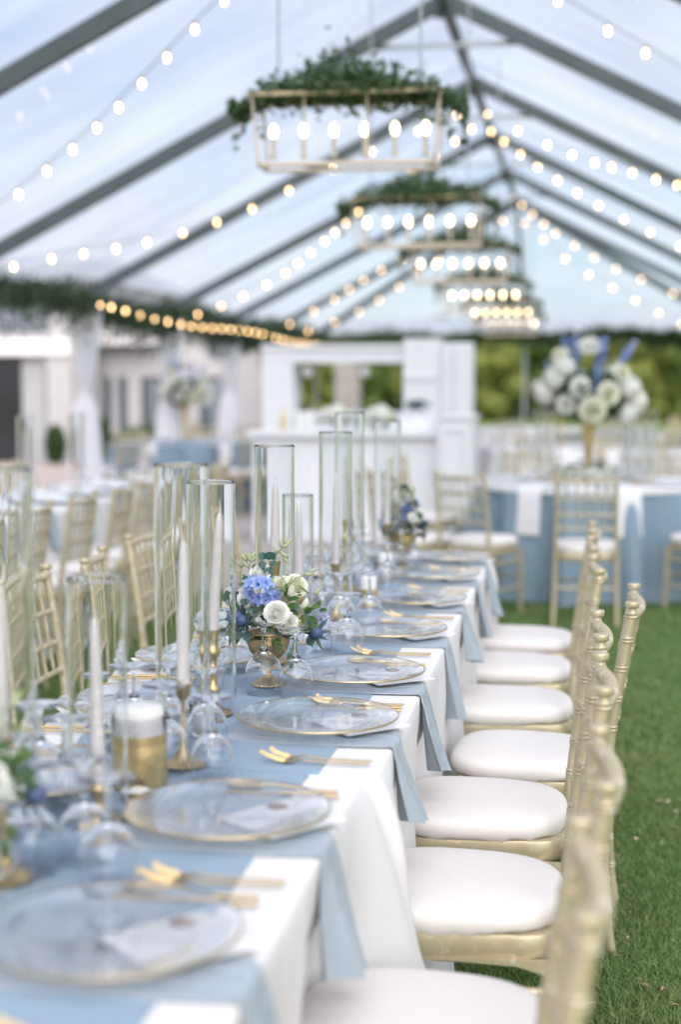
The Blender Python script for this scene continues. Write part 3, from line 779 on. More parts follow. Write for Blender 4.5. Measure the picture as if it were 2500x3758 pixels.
def front_leg(sx):
    m = MB(); P = [(sx * .192, .372, 0), (sx * .190, .366, .2), (sx * .187, .358, .415)]
    m.tube(P, [.0115, .0145, .0165], 12)
    for z in (.12, .20, .28, .36):
        for dz in (-.0045, .0045): ring(m, (sx * (.192 - .012 * z), .372 - .034 * z, z + dz), .0125 + .009 * z, .0035, .0022)
    return m.mesh('leg', 'champagne_paint')
def back_rail(z, r, bulge, rope=False, name='rail'):
    a, b = Vector(on_post(-1, z)), Vector(on_post(1, z)); n = 171 if rope else 25; P = []; rad = []
    for i in range(n):
        u = i / (n - 1); p = a.lerp(b, u); p.y -= bulge * math.sin(math.pi * u) ** .8
        P.append(p); rad.append(r * (1 + (.46 * abs(math.sin(math.pi * u * 10)) ** .7 - .24 if rope else 0)))
    m = MB().tube(P, rad, 10)
    if not rope:
        for u in (.1, .3, .5, .7, .9):
            i = int(u * (n - 1)); t = P[min(i + 1, n - 1)] - P[i - 1]
            for q in (-.3, .3): ring(m, P[i] + t.normalized() * .01 * q, r, .0025, .0016, t)
    return m.mesh(name, 'champagne_paint')
def spindle(k):
    u = (k + 1) / 6
    P = []
    for z, bl in ((.885, .021), (.78, .017), (.685, .014), (.60, .011)):
        p = Vector(on_post(-1, z)).lerp(Vector(on_post(1, z)), u); p.y -= bl * math.sin(math.pi * u) ** .8; P.append(p)
    m = MB().tube(P, [.0062, .007, .0068, .006], 8)
    for i in (0.5, 1.5):
        p = P[int(i)].lerp(P[int(i) + 1], .5)
        for dz in (-.003, .003): ring(m, (p.x, p.y, p.z + dz), .0068, .0025, .0016)
    return m.mesh('spindle', 'champagne_paint')
def seat_outline(sc=1.0, n=72, y0=.0, y1=.392, wb=.166, wf=.198, e=4.2):
    pts = []
    yc, hy = (y0 + y1) / 2, (y1 - y0) / 2
    for k in range(n):
        a = 2 * math.pi * k / n; c, s = math.cos(a), math.sin(a)
        q = (abs(c) ** e + abs(s) ** e) ** (-1 / e)
        x, y = c * q, s * q
        w = wb + (wf - wb) * (y + 1) / 2
        pts.append((x * w * sc, yc + y * hy * sc))
    return pts
def seat_frame_mesh():
    m = MB(); n = 72; o = seat_outline(1.0, n, .002, .388, .170, .200, 5)
    o = [(x + (math.copysign(.007, x) if y < .085 and abs(x) > .1 else 0), y) for x, y in o]   # square blocks at the back posts
    P = []
    for (s, z) in ((.80, .408), (.985, .403), (1.0, .409), (1.0, .442), (.985, .449), (.80, .449)):
        P.append([(x * s, .195 + (y - .195) * s, z) for x, y in o])
    P.append(P[0])
    m.grid(P, True)
    return sharp(m.mesh('seat_frame', 'champagne_paint'), 30)
def bracket_mesh(sx):
    m = MB(); xs = (sx * .176, sx * .188)
    prof = [(.012, .405), (.35, .405), (.35, .372), (.335, .388), (.30, .396), (.20, .398), (.09, .394), (.045, .382), (.02, .352), (.012, .345)]
    v = [(x, y, z) for x in xs for y, z in prof]; n = len(prof)
    f = [tuple(range(n)), tuple(range(2 * n - 1, n - 1, -1))] + [(i, i + n, (i + 1) % n + n, (i + 1) % n) for i in range(n)]
    m.add(v, f); return m.mesh('bracket', 'champagne_paint', False)
def stretcher(a, b, r=.0085):
    a, b = Vector(a), Vector(b); m = MB().tube([a, b], r, 10)
    for u in (.12, .37, .63, .88):
        for q in (-.005, .005): ring(m, a.lerp(b, u) + (b - a).normalized() * q, r, .003, .002, b - a)
    return m.mesh('stretcher', 'champagne_paint')
def cushion_mesh(seed):
    g = random.Random(seed); n = 88; P = []
    o = seat_outline(1.0, n, .002, .412, .180, .213, 2.9)
    wob = [sum(math.sin(k * 2 * math.pi / n * f + g.random() * 6) * a for f, a in ((5, .0014), (9, .001), (17, .0008))) for k in range(n)]
    tuck = [g.uniform(-.0022, .0022) for k in range(n)]
    for s, z, w in ((.80, .448, 0), (.93, .449, .5), (.972, .4505, 1), (.993, .458, .6), (1.0, .468, .3), (.995, .478, .2), (.972, .488, .1), (.93, .4945, 0), (.85, .4985, 0), (.7, .502, 0), (.5, .5045, 0), (.28, .5058, 0), (.08, .506, 0)):
        P.append([(x * (s + wob[k] * w * 2), .2 + (y - .2) * (s + wob[k] * w * 2), z + wob[k] * .8 * w + tuck[k] * (1 if s in (.972, .993) and z < .46 else 0)) for k, (x, y) in enumerate(o)])
    m = MB().grid(P, True)
    L = len(P); m.f.append(tuple((L - 1) * n + k for k in range(n))); m.f.append(tuple(range(n - 1, -1, -1)))
    return m.mesh('cushion', 'ivory_vinyl')
def build_chair(label):
    t = thing('chiavari_chair', label, 'chair', (0, 0, 0), 0)
    part('cushion', cushion_mesh(1), t)
    part('seat_frame', seat_frame_mesh(), t)
    for s in (-1, 1):
        part('leg', rear_leg(s), t); part('leg', front_leg(s), t); part('bracket', bracket_mesh(s), t)
        part('stretcher', stretcher((s * .183, .0, .345), (s * .1885, .360, .345), .0105), t)
        part('stretcher', stretcher((s * .186, -.002, .175), (s * .190, .366, .175)), t)
    part('stretcher', stretcher((-.189, .364, .24), (.189, .364, .24)), t)
    part('stretcher', stretcher((-.183, 0, .24), (.183, 0, .24)), t)
    part('top_rail', back_rail(.885, .0120, .021, True, 'top_rail'), t)
    part('cross_rail', back_rail(.78, .0085, .017, False, 'cross_rail'), t)
    part('cross_rail', back_rail(.685, .0085, .014, False, 'cross_rail'), t)
    part('cross_rail', back_rail(.60, .0085, .011, False, 'cross_rail'), t)
    for k in range(5): part('spindle', spindle(k), t)
    return t
chair0 = build_chair('gold chair with ivory pad')
used = []
CUSH = [bpy.data.objects['cushion'].data] + [cushion_mesh(s) for s in (2, 3, 4)]
def place_chair(x, y, rz, label, group):
    """x, y: floor point below the middle of the back of the seat."""
    if not used:
        used.append(1); r = chair0; r.location = (x, y, 0); r.rotation_euler = (0, 0, rz); r['label'] = label; r['group'] = group
    else:
        r = copy_tree(chair0, (x, y, 0), rz, label, group)
        for ch in r.children:
            if ch.name.startswith('cushion'): ch.data = CUSH[rnd.randrange(4)]
    return r
GA = 'gold chairs along the lawn side of the long table'
# (back-post Y of the near post, X of the seat back line, slight turn)
lawn_rows = [(1.531, -.052, .03), (2.048, -.024, .02), (2.701, -.016, .01), (3.276, -.016, .015), (3.777, .078, -.045), (4.42, -.012, .05), (5.02, -.02, .02), (5.60, -.015, .0)]
lab = ['gold chair with the closest, blurriest back, its pad cut off by the frame edge',
       'gold chair whose ivory pad fills the bottom edge beside the front table corner',
       'gold chair with pad and stretcher over grass beside the second hanging napkin',
       'gold chair with worn paint on its seat frame, before the pushed out one',
       'gold chair pushed farther onto the lawn than its row, showing its finials sharply',
       'gold chair just behind the one pushed out onto the lawn',
       'gold chair two places before the far end of the long table, lawn side',
       'gold chair last at the far end of the long table, lawn side']
for (y, x, a), l in zip(lawn_rows, lab):
    place_chair(x, y + .172, math.pi / 2 + a, l, GA)
GB = 'gold chairs along the house side of the long table'
lb = ['gold chair back cut by the picture edge behind the tall tube', 'gold chair with five spindles framed by the short glass tube', 'gold chair half hidden behind the tallest front glass tube', 'gold chair on the house side near the far end of the long table', 'farthest gold chair on the house side of the long table']
for (y, x, a), l in zip([(3.93, -1.535, .02), (4.44, -1.50, .16), (5.14, -1.545, -.03), (5.75, -1.53, .02), (6.3, -1.53, .0)][:5], lb):
    place_chair(x, y + .172, -math.pi / 2 + a, l, GB)

# ================================================================== DINING TABLES AND CLOTHS
def cloth_mesh(x0, x1, y0, y1, zt, mat, seed=0, flare=.05, corner=.17, open_ends=(True, True), pushes=(), hem=.012, amp=.017):
    g = random.Random(seed); rc = .03
    per = []          # (x, y, nx, ny, corner weight)
    def line(ax, ay, bx, by, nx, ny, n):
        for i in range(n): u = i / n; per.append((ax + (bx - ax) * u, ay + (by - ay) * u, nx, ny))
    def arc(cx, cy, a0, n=10):
        for i in range(n):
            a = a0 + math.pi / 2 * i / n; per.append((cx + rc * math.cos(a), cy + rc * math.sin(a), math.cos(a), math.sin(a)))
    nl = max(30, int((y1 - y0) / .022)); nw = max(20, int((x1 - x0) / .03))
    line(x1, y0 + rc, x1, y1 - rc, 1, 0, nl); arc(x1 - rc, y1 - rc, 0)
    line(x1 - rc, y1, x0 + rc, y1, 0, 1, nw); arc(x0 + rc, y1 - rc, math.pi / 2)
    line(x0, y1 - rc, x0, y0 + rc, -1, 0, nl); arc(x0 + rc, y0 + rc, math.pi)
    line(x0 + rc, y0, x1 - rc, y0, 0, -1, nw); arc(x1 - rc, y0 + rc, 1.5 * math.pi)
    ph = [g.uniform(0, 6.28) for _ in range(6)]
    rows = []
    for (inset, dz) in ((.022, 0), (.010, -.0008), (.004, -.003), (0.0, -.007)):
        rows.append([(x - nx * inset, y - ny * inset, zt + dz) for x, y, nx, ny in per])
    nr = 26
    for r in range(1, nr + 1):
        w = r / nr; z = zt - .007 - (zt - .007 - hem) * w; row = []
        acc = 0; lx, ly = per[0][:2]
        for (x, y, nx, ny) in per:
            acc += math.hypot(x - lx, y - ly); lx, ly = x, y
            dc = min(math.hypot(x - cx, y - cy) for cx in (x0, x1) for cy in (y0, y1))
            cw = math.exp(-(dc / .15) ** 2)
            f = amp * w ** .8 * (math.sin(acc * 2 * math.pi / .37 + ph[0] + .6 * math.sin(acc * 3 + ph[1])) + .6 * math.sin(acc * 2 * math.pi / .19 + ph[2]) + .35 * math.sin(acc * 2 * math.pi / .095 + ph[3] + 2 * w))
            off = flare * w + corner * cw * w ** .75 + f * (1 - .5 * cw)
            fy = 1.0
            if abs(ny) > .05 and ((y > (y0 + y1) / 2 and not open_ends[1]) or (y < (y0 + y1) / 2 and not open_ends[0])): fy = .08
            ox, oy = nx * off, ny * off * fy
            for (px, py, pz, pd, pw) in pushes:      # seats pressed against the cloth
                if nx * px > .5:
                    k = math.exp(-((y - py) / pw) ** 4) * math.exp(-(max(0, abs(z - pz) - .03) / .12) ** 2)
                    ox -= nx * pd * k + ox * k
            row.append((x + ox, y + oy, z))
        rows.append(row)
    m = MB().grid(rows, True); n = len(per)
    m.f.append(tuple(range(n - 1, -1, -1)))
    return m.mesh('cloth', mat)
def dining_table(label, x0, x1, y0, y1):
    t = thing('dining_table', label, 'table', ((x0 + x1) / 2, (y0 + y1) / 2, 0))
    w, l = (x1 - x0) / 2 - .012, (y1 - y0) / 2 - .012
    part('tabletop', MB().box(-w, w, -l, l, .735, .757).mesh('tabletop', 'plywood', False), t)
    for sx in (-1, 1):
        for sy in (-1, 1): part('leg', MB().tube([(sx * (w - .08), sy * (l - .15), 0), (sx * (w - .08), sy * (l - .15), .735)], .014, 8).mesh('leg', 'tie_metal'), t)
TZ = .765
T1 = (-1.115, -.378, .35, 2.585); T2 = (-1.098, -.354, 2.605, 5.98)
dining_table('folding dining table under the front white cloth', *T1)
dining_table('folding dining table under the rear white cloth', *T2)
def pushes_for(lst): return [(1, y + .172, .47, max(0, -.354 - (x - .412)), .215) for y, x, a in lst] + [(-1, y + .172, .47, .06, .2) for y in (3.93, 4.44, 5.14, 5.75)]
solo('tablecloth', cloth_mesh(*T1, TZ, 'white_linen', 1, open_ends=(True, False), pushes=pushes_for(lawn_rows[:2]), flare=.045), 'white cloth on the front half of the long table, corner fold flaring at the joint', 'tablecloth', (0, 0, 0), 0, 'white cloths of the long table')
solo('tablecloth', cloth_mesh(*T2, TZ, 'white_linen', 2, open_ends=(False, True), pushes=pushes_for(lawn_rows[2:]), flare=.05), 'white cloth on the rear half of the long table, under the flower bowl', 'tablecloth', (0, 0, 0), 0, 'white cloths of the long table')
def runner_mesh(x0, x1, y0, y1, seed, dips=(False, False)):
    g = random.Random(seed); ys = np.linspace(y0, y1, 90); xs = np.linspace(x0, x1, 16); P = []
    for y in ys:
        row = []
        for x in xs:
            z = TZ + .0035 + .0009 * math.sin(y * 9 + x * 5 + seed) + .0006 * math.sin(y * 23 - x * 11)
            row.append((x + .004 * math.sin(y * 4 + seed), y, z))
        P.append(row)
    def dip(sgn, yy):
        return [[(x + .004 * math.sin(yy * 4 + seed), yy + sgn * .004, TZ - .004) for x in xs], [(x, yy + sgn * .005, TZ - .05) for x in xs]]
    if dips[1]: P += dip(1, y1)
    if dips[0]: P = dip(-1, y0)[::-1] + P
    return MB().shell(P[::-1], .0022).mesh('runner', 'blue_linen')
solo('table_runner', runner_mesh(-1.03, -.475, .4, 2.582, 1, (False, True)), 'dusty blue runner on the front half of the long table', 'table runner', (0, 0, 0), 0, 'dusty blue runners of the long table')
solo('table_runner', runner_mesh(-1.0, -.462, 2.612, 5.96, 2, (True, False)), 'dusty blue runner on the rear half of the long table, below the flower bowl', 'table runner', (0, 0, 0), 0, 'dusty blue runners of the long table')

# ================================================================== PLACE SETTINGS
CH_R = .165
def charger_mesh():
    top = [(0, .0042), (.085, .0042), (.098, .005), (.108, .0085), (.125, .0128), (.150, .0165), (.1648, .0188)]
    bot = [(.1648, .0150), (.150, .0125), (.125, .0088), (.108, .0045), (.098, .0006), (.085, 0), (0, 0)]
    return MB().lathe(top + bot, 72).mesh('glass_body', 'plate_glass')
CHG = charger_mesh()
CHR = MB().lathe([(.1642, .0150), (.1658, .0154), (.1664, .0170), (.1658, .0188), (.1642, .0191)], 72, closed=True).mesh('gold_rim', 'gold_rim')
CHI = MB().lathe([(.0865, .00440), (.0885, .00440), (.0885, .0050), (.0865, .0050)], 64, closed=True).mesh('well_ring', 'plate_glass')
def fork_mesh(L=.205, tines=4):
    m = MB(); P = []; wd = []; th = []
    prof = [(0, .004, .0030, .0018), (.03, .0038, .0030, .0018), (.08, .0036, .0028, .0017), (.115, .0050, .0026, .0017), (.132, .0085, .003, .0016), (.140, .0055, .0065, .0013), (.150, .0035, .0105, .0011), (.160, .0040, .0115, .0010)]
    for x, z, w, t in prof: P.append((x, z, w, t))
    v = []; f = []; seg = 8
    for x, z, w, t in P:
        for k in range(seg):
            a = 2 * math.pi * k / seg; v.append((-x, w * math.cos(a), z + t * math.sin(a)))
    n = len(P)
    for i in range(n - 1):
        for k in range(seg): f.append((i * seg + k, i * seg + (k + 1) % seg, (i + 1) * seg + (k + 1) % seg, (i + 1) * seg + k))
    f.append(tuple(range(seg))); f.append(tuple((n - 1) * seg + k for k in range(seg - 1, -1, -1)))
    m.add(v, f)
    for q in range(tines):
        y = (q - (tines - 1) / 2) * .0066
        m.tube([(-.157, y, .004), (-.170, y, .0065), (-.188, y * .97, .0125), (-L, y * .92, .0205)], [.0016, .0015, .0013, .0008], 6)
    return m.mesh('fork', 'gold_metal')
def spoon_mesh():
    m = MB().tube([(0, 0, .004), (-.06, 0, .0036), (-.12, 0, .008), (-.138, 0, .0045)], [.0030, .0028, .0026, .0035], 8)
    rows = []
    for i in range(9):
        u = i / 8; x = -.136 - .062 * u; w = .0205 * math.sin(math.pi * min(1, .08 + .92 * u) ** .75) ** .6 if u < 1 else .001
        rows.append([(x, w * math.cos(a), .0105 - .007 * math.sin(a) * math.sin(math.pi * (u * .9 + .05)) ) for a in np.linspace(0, math.pi, 9)])
    m.shell(rows, .0011)
    return m.mesh('spoon', 'gold_metal')
def knife_mesh():
    m = MB().tube([(0, 0, .004), (-.05, 0, .004), (-.10, 0, .004)], [.0032, .0034, .0032], 8)
    m.add([(-.10, -.004, .0028), (-.10, .0035, .0048), (-.19, .0075, .0046), (-.212, -.002, .003), (-.10, -.004, .0036), (-.10, .0035, .0056), (-.19, .0075, .0052), (-.212, -.002, .0036)],
          [(3, 2, 1, 0), (4, 5, 6, 7), (0, 1, 5, 4), (1, 2, 6, 5), (2, 3, 7, 6), (3, 0, 4, 7)])
    return m.mesh('knife', 'gold_metal')
FORK, SPOON, KNIFE = fork_mesh(), spoon_mesh(), knife_mesh()
FORK_S = fork_mesh(.195)
def napkin_mesh(seed, edge, hang=.19):
    """Folded napkin: lies under the charger, runs over the table edge (x = edge, in local metres) and hangs."""
    g = random.Random(seed); P = []; w0 = .074
    path = [(x, TZ + .0055) for x in np.linspace(-.165, edge - .014, 18)]
    rb = .016
    for a in np.linspace(.1, 1, 7): path.append((edge - .010 + (rb) * math.sin(a * math.pi / 2), TZ + .0055 - rb * (1 - math.cos(a * math.pi / 2))))
    sw = g.uniform(.8, 1.2)
    for h in np.linspace(.02, hang, 14): path.append((edge + .0075 + .03 * (h / hang) ** 1.2 * sw, TZ - .0105 - h))
    L = len(path); p1, p2 = g.uniform(0, 6), g.uniform(0, 6)
    for i, (x, z) in enumerate(path):
        u = i / (L - 1); hung = max(0, (i - 24) / (L - 25)); row = []
        pinch = 1 - .30 * math.exp(-((i - 22) / 5) ** 2) + .05 * hung
        for j in range(13):
            v = j / 12 * 2 - 1
            y = v * w0 * pinch - .012 * hung * math.sin(p1) - .02 * u
            fold = .016 * math.sin(v * 5.6 + p2) * (.25 + 1.0 * hung) * (0.3 if hung == 0 else 1)
            if hung > 0 or i > 20:
                zz = z - .018 * hung * (v + .4 * math.sin(p2)); row.append((x + fold + .010 * hung * math.cos(v * 7 + p1), y, zz))
            else:
                row.append((x, y, z + abs(fold) * .35 + .0012 * math.sin(v * 9 + p1)))
        P.append(row)
    return MB().shell(P, .0030).mesh('napkin', 'napkin_linen')
def flat_napkin(seed): return napkin_mesh(seed, .19)
CARD = MB().shell([[(x, y, .0012 + .0022 * max(0, x) * 4 * abs(y)) for y in np.linspace(-.0775, .0775, 6)] for x in np.linspace(-.07, .07, 6)], .0008).mesh('sheet', 'paper', False)
FLAP = MB().add([(-.07, -.0775, .0022), (-.07, .0775, .0022), (.012, 0, .0030)], [(0, 2, 1)]).mesh('flap', 'paper', False)
SEAL = MB().lathe([(.0165, 0), (.0178, .001), (.0168, .0024), (.0128, .0028), (.0115, .0020), (0, .0020)], 20).mesh('seal', 'wax_seal')
def goblet_mesh(H, rr, rb, hb, rf):
    """Stemmed glass standing upside down on its rim: outer skin then inner skin."""
    t = .0011
    out = [(rr, 0), (rr + (rb - rr) * .7, hb * .22), (rb, hb * .42), (rb * .93, hb * .62), (rb * .74, hb * .80), (rb * .44, hb * .93), (.0085, hb * 1.02), (.0048, hb + .012), (.0042, (H + hb) / 2), (.0048, H - .014), (.010, H - .006), (rf * .6, H - .0026), (rf, H - .0006), (rf, H + .0008), (0, H + .0012)]
    inn = [(0, hb * .945), (rb * .3, hb * .90), (rb * .68, hb * .785), (rb * .93 - t, hb * .605), (rb - t, hb * .42), (rr + (rb - rr) * .7 - t, hb * .22), (rr - t, 0)]
    def sm(p, k=3):
        q = []
        for i in range(len(p) - 1):
            a0, a, b, b1 = p[max(i - 1, 0)], p[i], p[i + 1], p[min(i + 2, len(p) - 1)]
            for s in range(k):
                u = s / k; q.append(tuple(.5 * (2 * a[c] + (b[c] - a0[c]) * u + (2 * a0[c] - 5 * a[c] + 4 * b[c] - b1[c]) * u * u + (3 * a[c] - a0[c] - 3 * b[c] + b1[c]) * u ** 3) for c in (0, 1)))
        return q + [p[-1]]
    o, i_ = sm(out), sm(inn)
    o = [(max(0, r), z) for r, z in o]; i_ = [(max(0, r), z) for r, z in i_]
    return MB().lathe(o + i_, 40, closed=True).mesh('goblet', 'clear_glass')
GOB_W = goblet_mesh(.158, .0385, .0425, .098, .0385)
GOB_V = goblet_mesh(.150, .0345, .0385, .088, .035)
GSET, GFK, GGB = 'glass chargers on the long table', 'gold cutlery on the long table', 'upturned stem glasses on the long table'
def side_word(side): return 'lawn side' if side > 0 else 'house side'
def place_setting(xc, yc, side, idx, ca=.0, spoon=True, jit=0.0):
    """side +1: diner sits on the lawn side (+x); -1: house side. Local +x points to the diner."""
    rz = 0 if side > 0 else math.pi
    edge = (T1[1] if yc < 2.6 else T2[1]) if side > 0 else (T1[0] if yc < 2.6 else T2[0])
    le = abs(edge - xc)
    w = ORD[idx] if idx < 10 else 'last'
    sw = side_word(side)
    c, s = math.cos(rz), math.sin(rz)
    def W(x, y): return (xc + c * x - s * y, yc + s * x + c * y)
    x, y = W(0, -.055)
    solo('napkin', napkin_mesh(idx * 7 + (3 if side > 0 else 50), le, .168 + .02 * math.sin(idx * 2.1)), f'dusty blue napkin hanging below the {w} charger from the camera, {sw}', 'napkin', (x, y, 0), rz, 'dusty blue napkins hanging over the table edge')
    t = thing('envelope', f'white envelope with a bronze seal under the {w} charger from the camera, {sw}', 'envelope', (*W(.085, .015), TZ + .0125), rz + ca, 'sealed envelopes under the chargers')
    part('sheet', CARD, t); part('flap', FLAP, t); part('seal', SEAL, t, (-.045, .03, .003))
    t = thing('charger', f'clear glass charger with gold rim, {w} from the camera on the {sw}', 'charger plate', (xc, yc, TZ + .0165), rz + idx, GSET)
    part('glass_body', CHG, t); part('gold_rim', CHR, t)
    x, y = W(.145, -.272); solo('fork', FORK, f'gold dinner fork nearer the camera beside the {w} {sw} charger', 'fork', (x, y, TZ + .004), rz + .05 + jit, GFK)
    x, y = W(.148, -.258); solo('fork', FORK_S, f'gold salad fork next to the rim of the {w} {sw} charger', 'fork', (x, y, TZ + .005), rz - .03 + jit, GFK)
    if spoon:
        x, y = W(.150, .178); solo('knife', KNIFE, f'gold knife just beyond the {w} {sw} charger', 'knife', (x, y, TZ + .004), rz + .02, GFK)
        x, y = W(.145, .205); solo('spoon', SPOON, f'gold spoon beyond the {w} {sw} charger', 'spoon', (x, y, TZ + .004), rz - .02, GFK)
rp = [(-.571, 1.725), (-.549, 2.256), (-.523, 2.93), (-.521, 3.421), (-.523, 4.033), (-.515, 4.63), (-.515, 5.23), (-.51, 5.77)]
for i, (x, y) in enumerate(rp):
    place_setting(x, y, 1, i, ca=-.78 + .12 * math.sin(i * 1.7), jit=.03 * math.sin(i * 2.3))
lp = [(-.935, 1.9), (-.935, 2.42), (-.935, 3.02), (-.93, 3.56), (-.93, 4.12), (-.93, 4.66), (-.93, 5.26), (-.93, 5.78)]
for i, (x, y) in enumerate(lp):
    place_setting(x, y, -1, i, ca=-.9 + .15 * math.cos(i), jit=.03 * math.cos(i * 2.3))
GO = [(-.64, 1.93, 'W'), (-.775, 1.985, 'W'), (-.735, 2.55, 'W'), (-.635, 2.50, 'V'), (-.703, 3.245, 'W'), (-.625, 3.225, 'V'), (-.59, 3.74, 'W'), (-.665, 3.80, 'V'), (-.67, 4.13, 'W'), (-.60, 4.22, 'V'), (-.64, 4.93, 'W'), (-.70, 4.86, 'V'), (-.66, 5.45, 'W'), (-.62, 5.52, 'V')]
GL = ['in front of the short tube candle, apart from the charger', 'beside the greenery at the picture edge', 'over the gold base behind the gold jar', 'alone on the runner seam', 'taller one in front of the gold flower bowl', 'slimmer one beside the charger and flower bowl', 'standing just past the trailing flowers', 'hidden behind the trailing flowers', 'below the thin gold candlestick', 'paler one by the fifth lawn side charger', 'near the sixth lawn side charger', 'between sixth charger and the far candles', 'before the second flower bowl', 'close to the last lawn side charger']
for (x, y, k), l in zip(GO, GL):
    solo('goblet', GOB_W if k == 'W' else GOB_V, 'clear stem glass upside down, ' + l, 'stem glass', (x, y, TZ + .0065), rnd.uniform(0, 6), GGB)
GO2 = [(-.93, 2.12, 'W'), (-.86, 2.17, 'V'), (-.845, 2.72, 'W'), (-.90, 2.66, 'V'), (-.84, 3.28, 'W'), (-.83, 3.49, 'V'), (-.80, 3.86, 'W'), (-.86, 3.92, 'V'), (-.82, 4.42, 'W'), (-.85, 5.0, 'V'), (-.83, 5.5, 'W')]
GL2 = ['between the first two house side chargers', 'next to the house side envelopes by the near tube', 'behind the gold jar on the house side', 'smaller one behind the gold jar', 'left of the gold flower bowl behind the tilted candle', 'half behind the gold flower bowl', 'behind the blue flowers on the house side', 'beside the short candle tube past the flowers', 'opposite the thin gold candlestick', 'small one on the house side near the far tubes', 'last one on the house side']
GO2 += [(-.715, 2.05, 'V'), (-.835, 2.30, 'V'), (-.90, 2.36, 'W'), (-.80, 2.78, 'V'), (-.705, 2.74, 'V'), (-.66, 3.55, 'V'), (-.80, 4.62, 'V'), (-.78, 5.22, 'W'), (-.74, 5.05, 'V')]
GL2 += ['slim one between the near flowers and the short tube', 'slim one on the house side of the short tube', 'broad one on the house side of the short tube', 'slim one behind the gold jar and tall tube', 'slim one beside the small white votive', 'slim one just past the focused flower bowl', 'slim one past the thin gold candlestick', 'broad one between the two farthest tubes', 'slim one between the two farthest tubes']
for (x, y, k), l in zip(GO2, GL2):
    solo('goblet', GOB_W if k == 'W' else GOB_V, 'clear stem glass upside down, ' + l, 'stem glass', (x, y, TZ + .0065), rnd.uniform(0, 6), GGB)

# ================================================================== CANDLES, HOLDERS, GLASS TUBES
def tube_mesh(r, h, t=.0024):
    return MB().lathe([(r, .0006), (r, .006), (r, h * .5), (r, h - .006), (r, h - .002), (r - .0009, h - .0002), (r - t + .0009, h - .0002), (r - t, h - .002), (r - t, h - .006), (r - t, h * .5), (r - t, .006), (r - t, .0006)], 96, closed=True).mesh('tube', 'clear_glass')
def taper_mesh(L, r=.0119):
    return MB().lathe([(r * .95, 0), (r, .012), (r * .97, L * .3), (r * .86, L * .6), (r * .70, L - .04), (r * .58, L - .018), (r * .38, L - .006), (.0012, L)], 20).mesh('wax', 'taper_wax')
WICK = MB().tube([(0, 0, -.002), (.0004, 0, .006), (.0012, 0, .012)], [.0012, .0012, .0009], 6).mesh('wick', 'wick')
def holder_turned(h):     # knobbed brass candlestick
    p = [(.041, 0), (.042, .003), (.038, .007), (.026, .011), (.014, .018), (.0085, .028), (.0075, .036), (.013, .044), (.0165, .052), (.013, .060), (.0085, .066), (.0095, h * .5), (.0125, h * .54), (.0085, h * .58), (.009, h * .66), (.015, h * .71), (.0168, h * .745), (.0125, h * .79), (.0105, h * .84), (.0132, h * .93), (.0150, h - .003), (.0150, h), (.0118, h), (.0110, h - .014), (0, h - .014)]
    return MB().lathe(p, 28).mesh('stem', 'brass')
def holder_slim(h):       # thin stick with a flared cup
    p = [(.040, 0), (.041, .003), (.034, .007), (.018, .016), (.009, .032), (.0045, .050), (.0038, h * .6), (.0042, h - .034), (.0065, h - .030), (.0125, h - .022), (.0150, h - .008), (.0185, h), (.0175, h + .0012), (.0120, h - .001), (.0112, h - .014), (0, h - .014)]
    return MB().lathe(p, 28).mesh('stem', 'brass')
def holder_short(h):
    p = [(.036, 0), (.037, .003), (.028, .010), (.012, .020), (.008, .028), (.0085, h * .52), (.0145, h * .62), (.0145, h * .72), (.0095, h * .80), (.0150, h * .93), (.0165, h), (.0118, h), (.0112, h - .012), (0, h - .012)]
    return MB().lathe(p, 28).mesh('stem', 'brass')
# (x, y, tube radius, tube height, holder kind, holder height, candle length, lean x, lean y, label)
HU = [(-.80, 1.95, .049, .585, 'slim', .205, .235, 0, 0, 'at the picture edge, closest to the camera'),
      (-.757, 2.24, .0475, .395, 'short', .078, .265, -.012, 0, 'short one in front of the gold jar'),
      (-.715, 2.60, .0495, .555, 'slim', .152, .275, .012, 0, 'tallest at the front, behind the gold jar'),
      (-.765, 3.02, .0495, .495, 'turned', .180, .262, .062, .02, 'middle height with a strongly tilted candle'),
      (-.755, 3.62, .0505, .545, 'turned', .255, .215, .012, 0, 'rising right behind the flower bowl'),
      (-.785, 4.10, .041, .385, 'short', .135, .245, 0, 0, 'low, next to the one behind the flowers'),
      (-.715, 4.31, .0495, .555, 'slim', .165, .275, .01, 0, 'by the thin gold cup past the flowers'),
      (-.765, 4.90, .0495, .60, 'turned', .24, .24, .01, 0, 'tallest of the far cluster'),
      (-.715, 5.50, .0495, .555, 'slim', .17, .27, .0, 0, 'last one beside the second flower bowl')]
for (x, y, r, h, k, hh, L, lx, ly, l) in HU:
    solo('hurricane_tube', tube_mesh(r, h), 'clear open glass tube, ' + l, 'glass tube', (x, y, TZ + .0065), 0, 'clear glass tubes round the candles')
    hm = {'slim': holder_slim, 'turned': holder_turned, 'short': holder_short}[k](hh)
    solo('candlestick', hm, f'{ {"slim": "thin", "turned": "knobbed", "short": "squat"}[k] } brass candlestick in the tube ' + l, 'candlestick', (x, y, TZ + .0065), 0, 'brass candlesticks along the runner')
    t = thing('taper_candle', 'blush taper candle in the tube ' + l, 'candle', (x, y, TZ + .0065 + hh - .012), 0, 'blush taper candles along the runner', rot=(-ly, lx, 0))
    part('wax', taper_mesh(L), t); part('wick', WICK, t, (0, 0, L - .001))
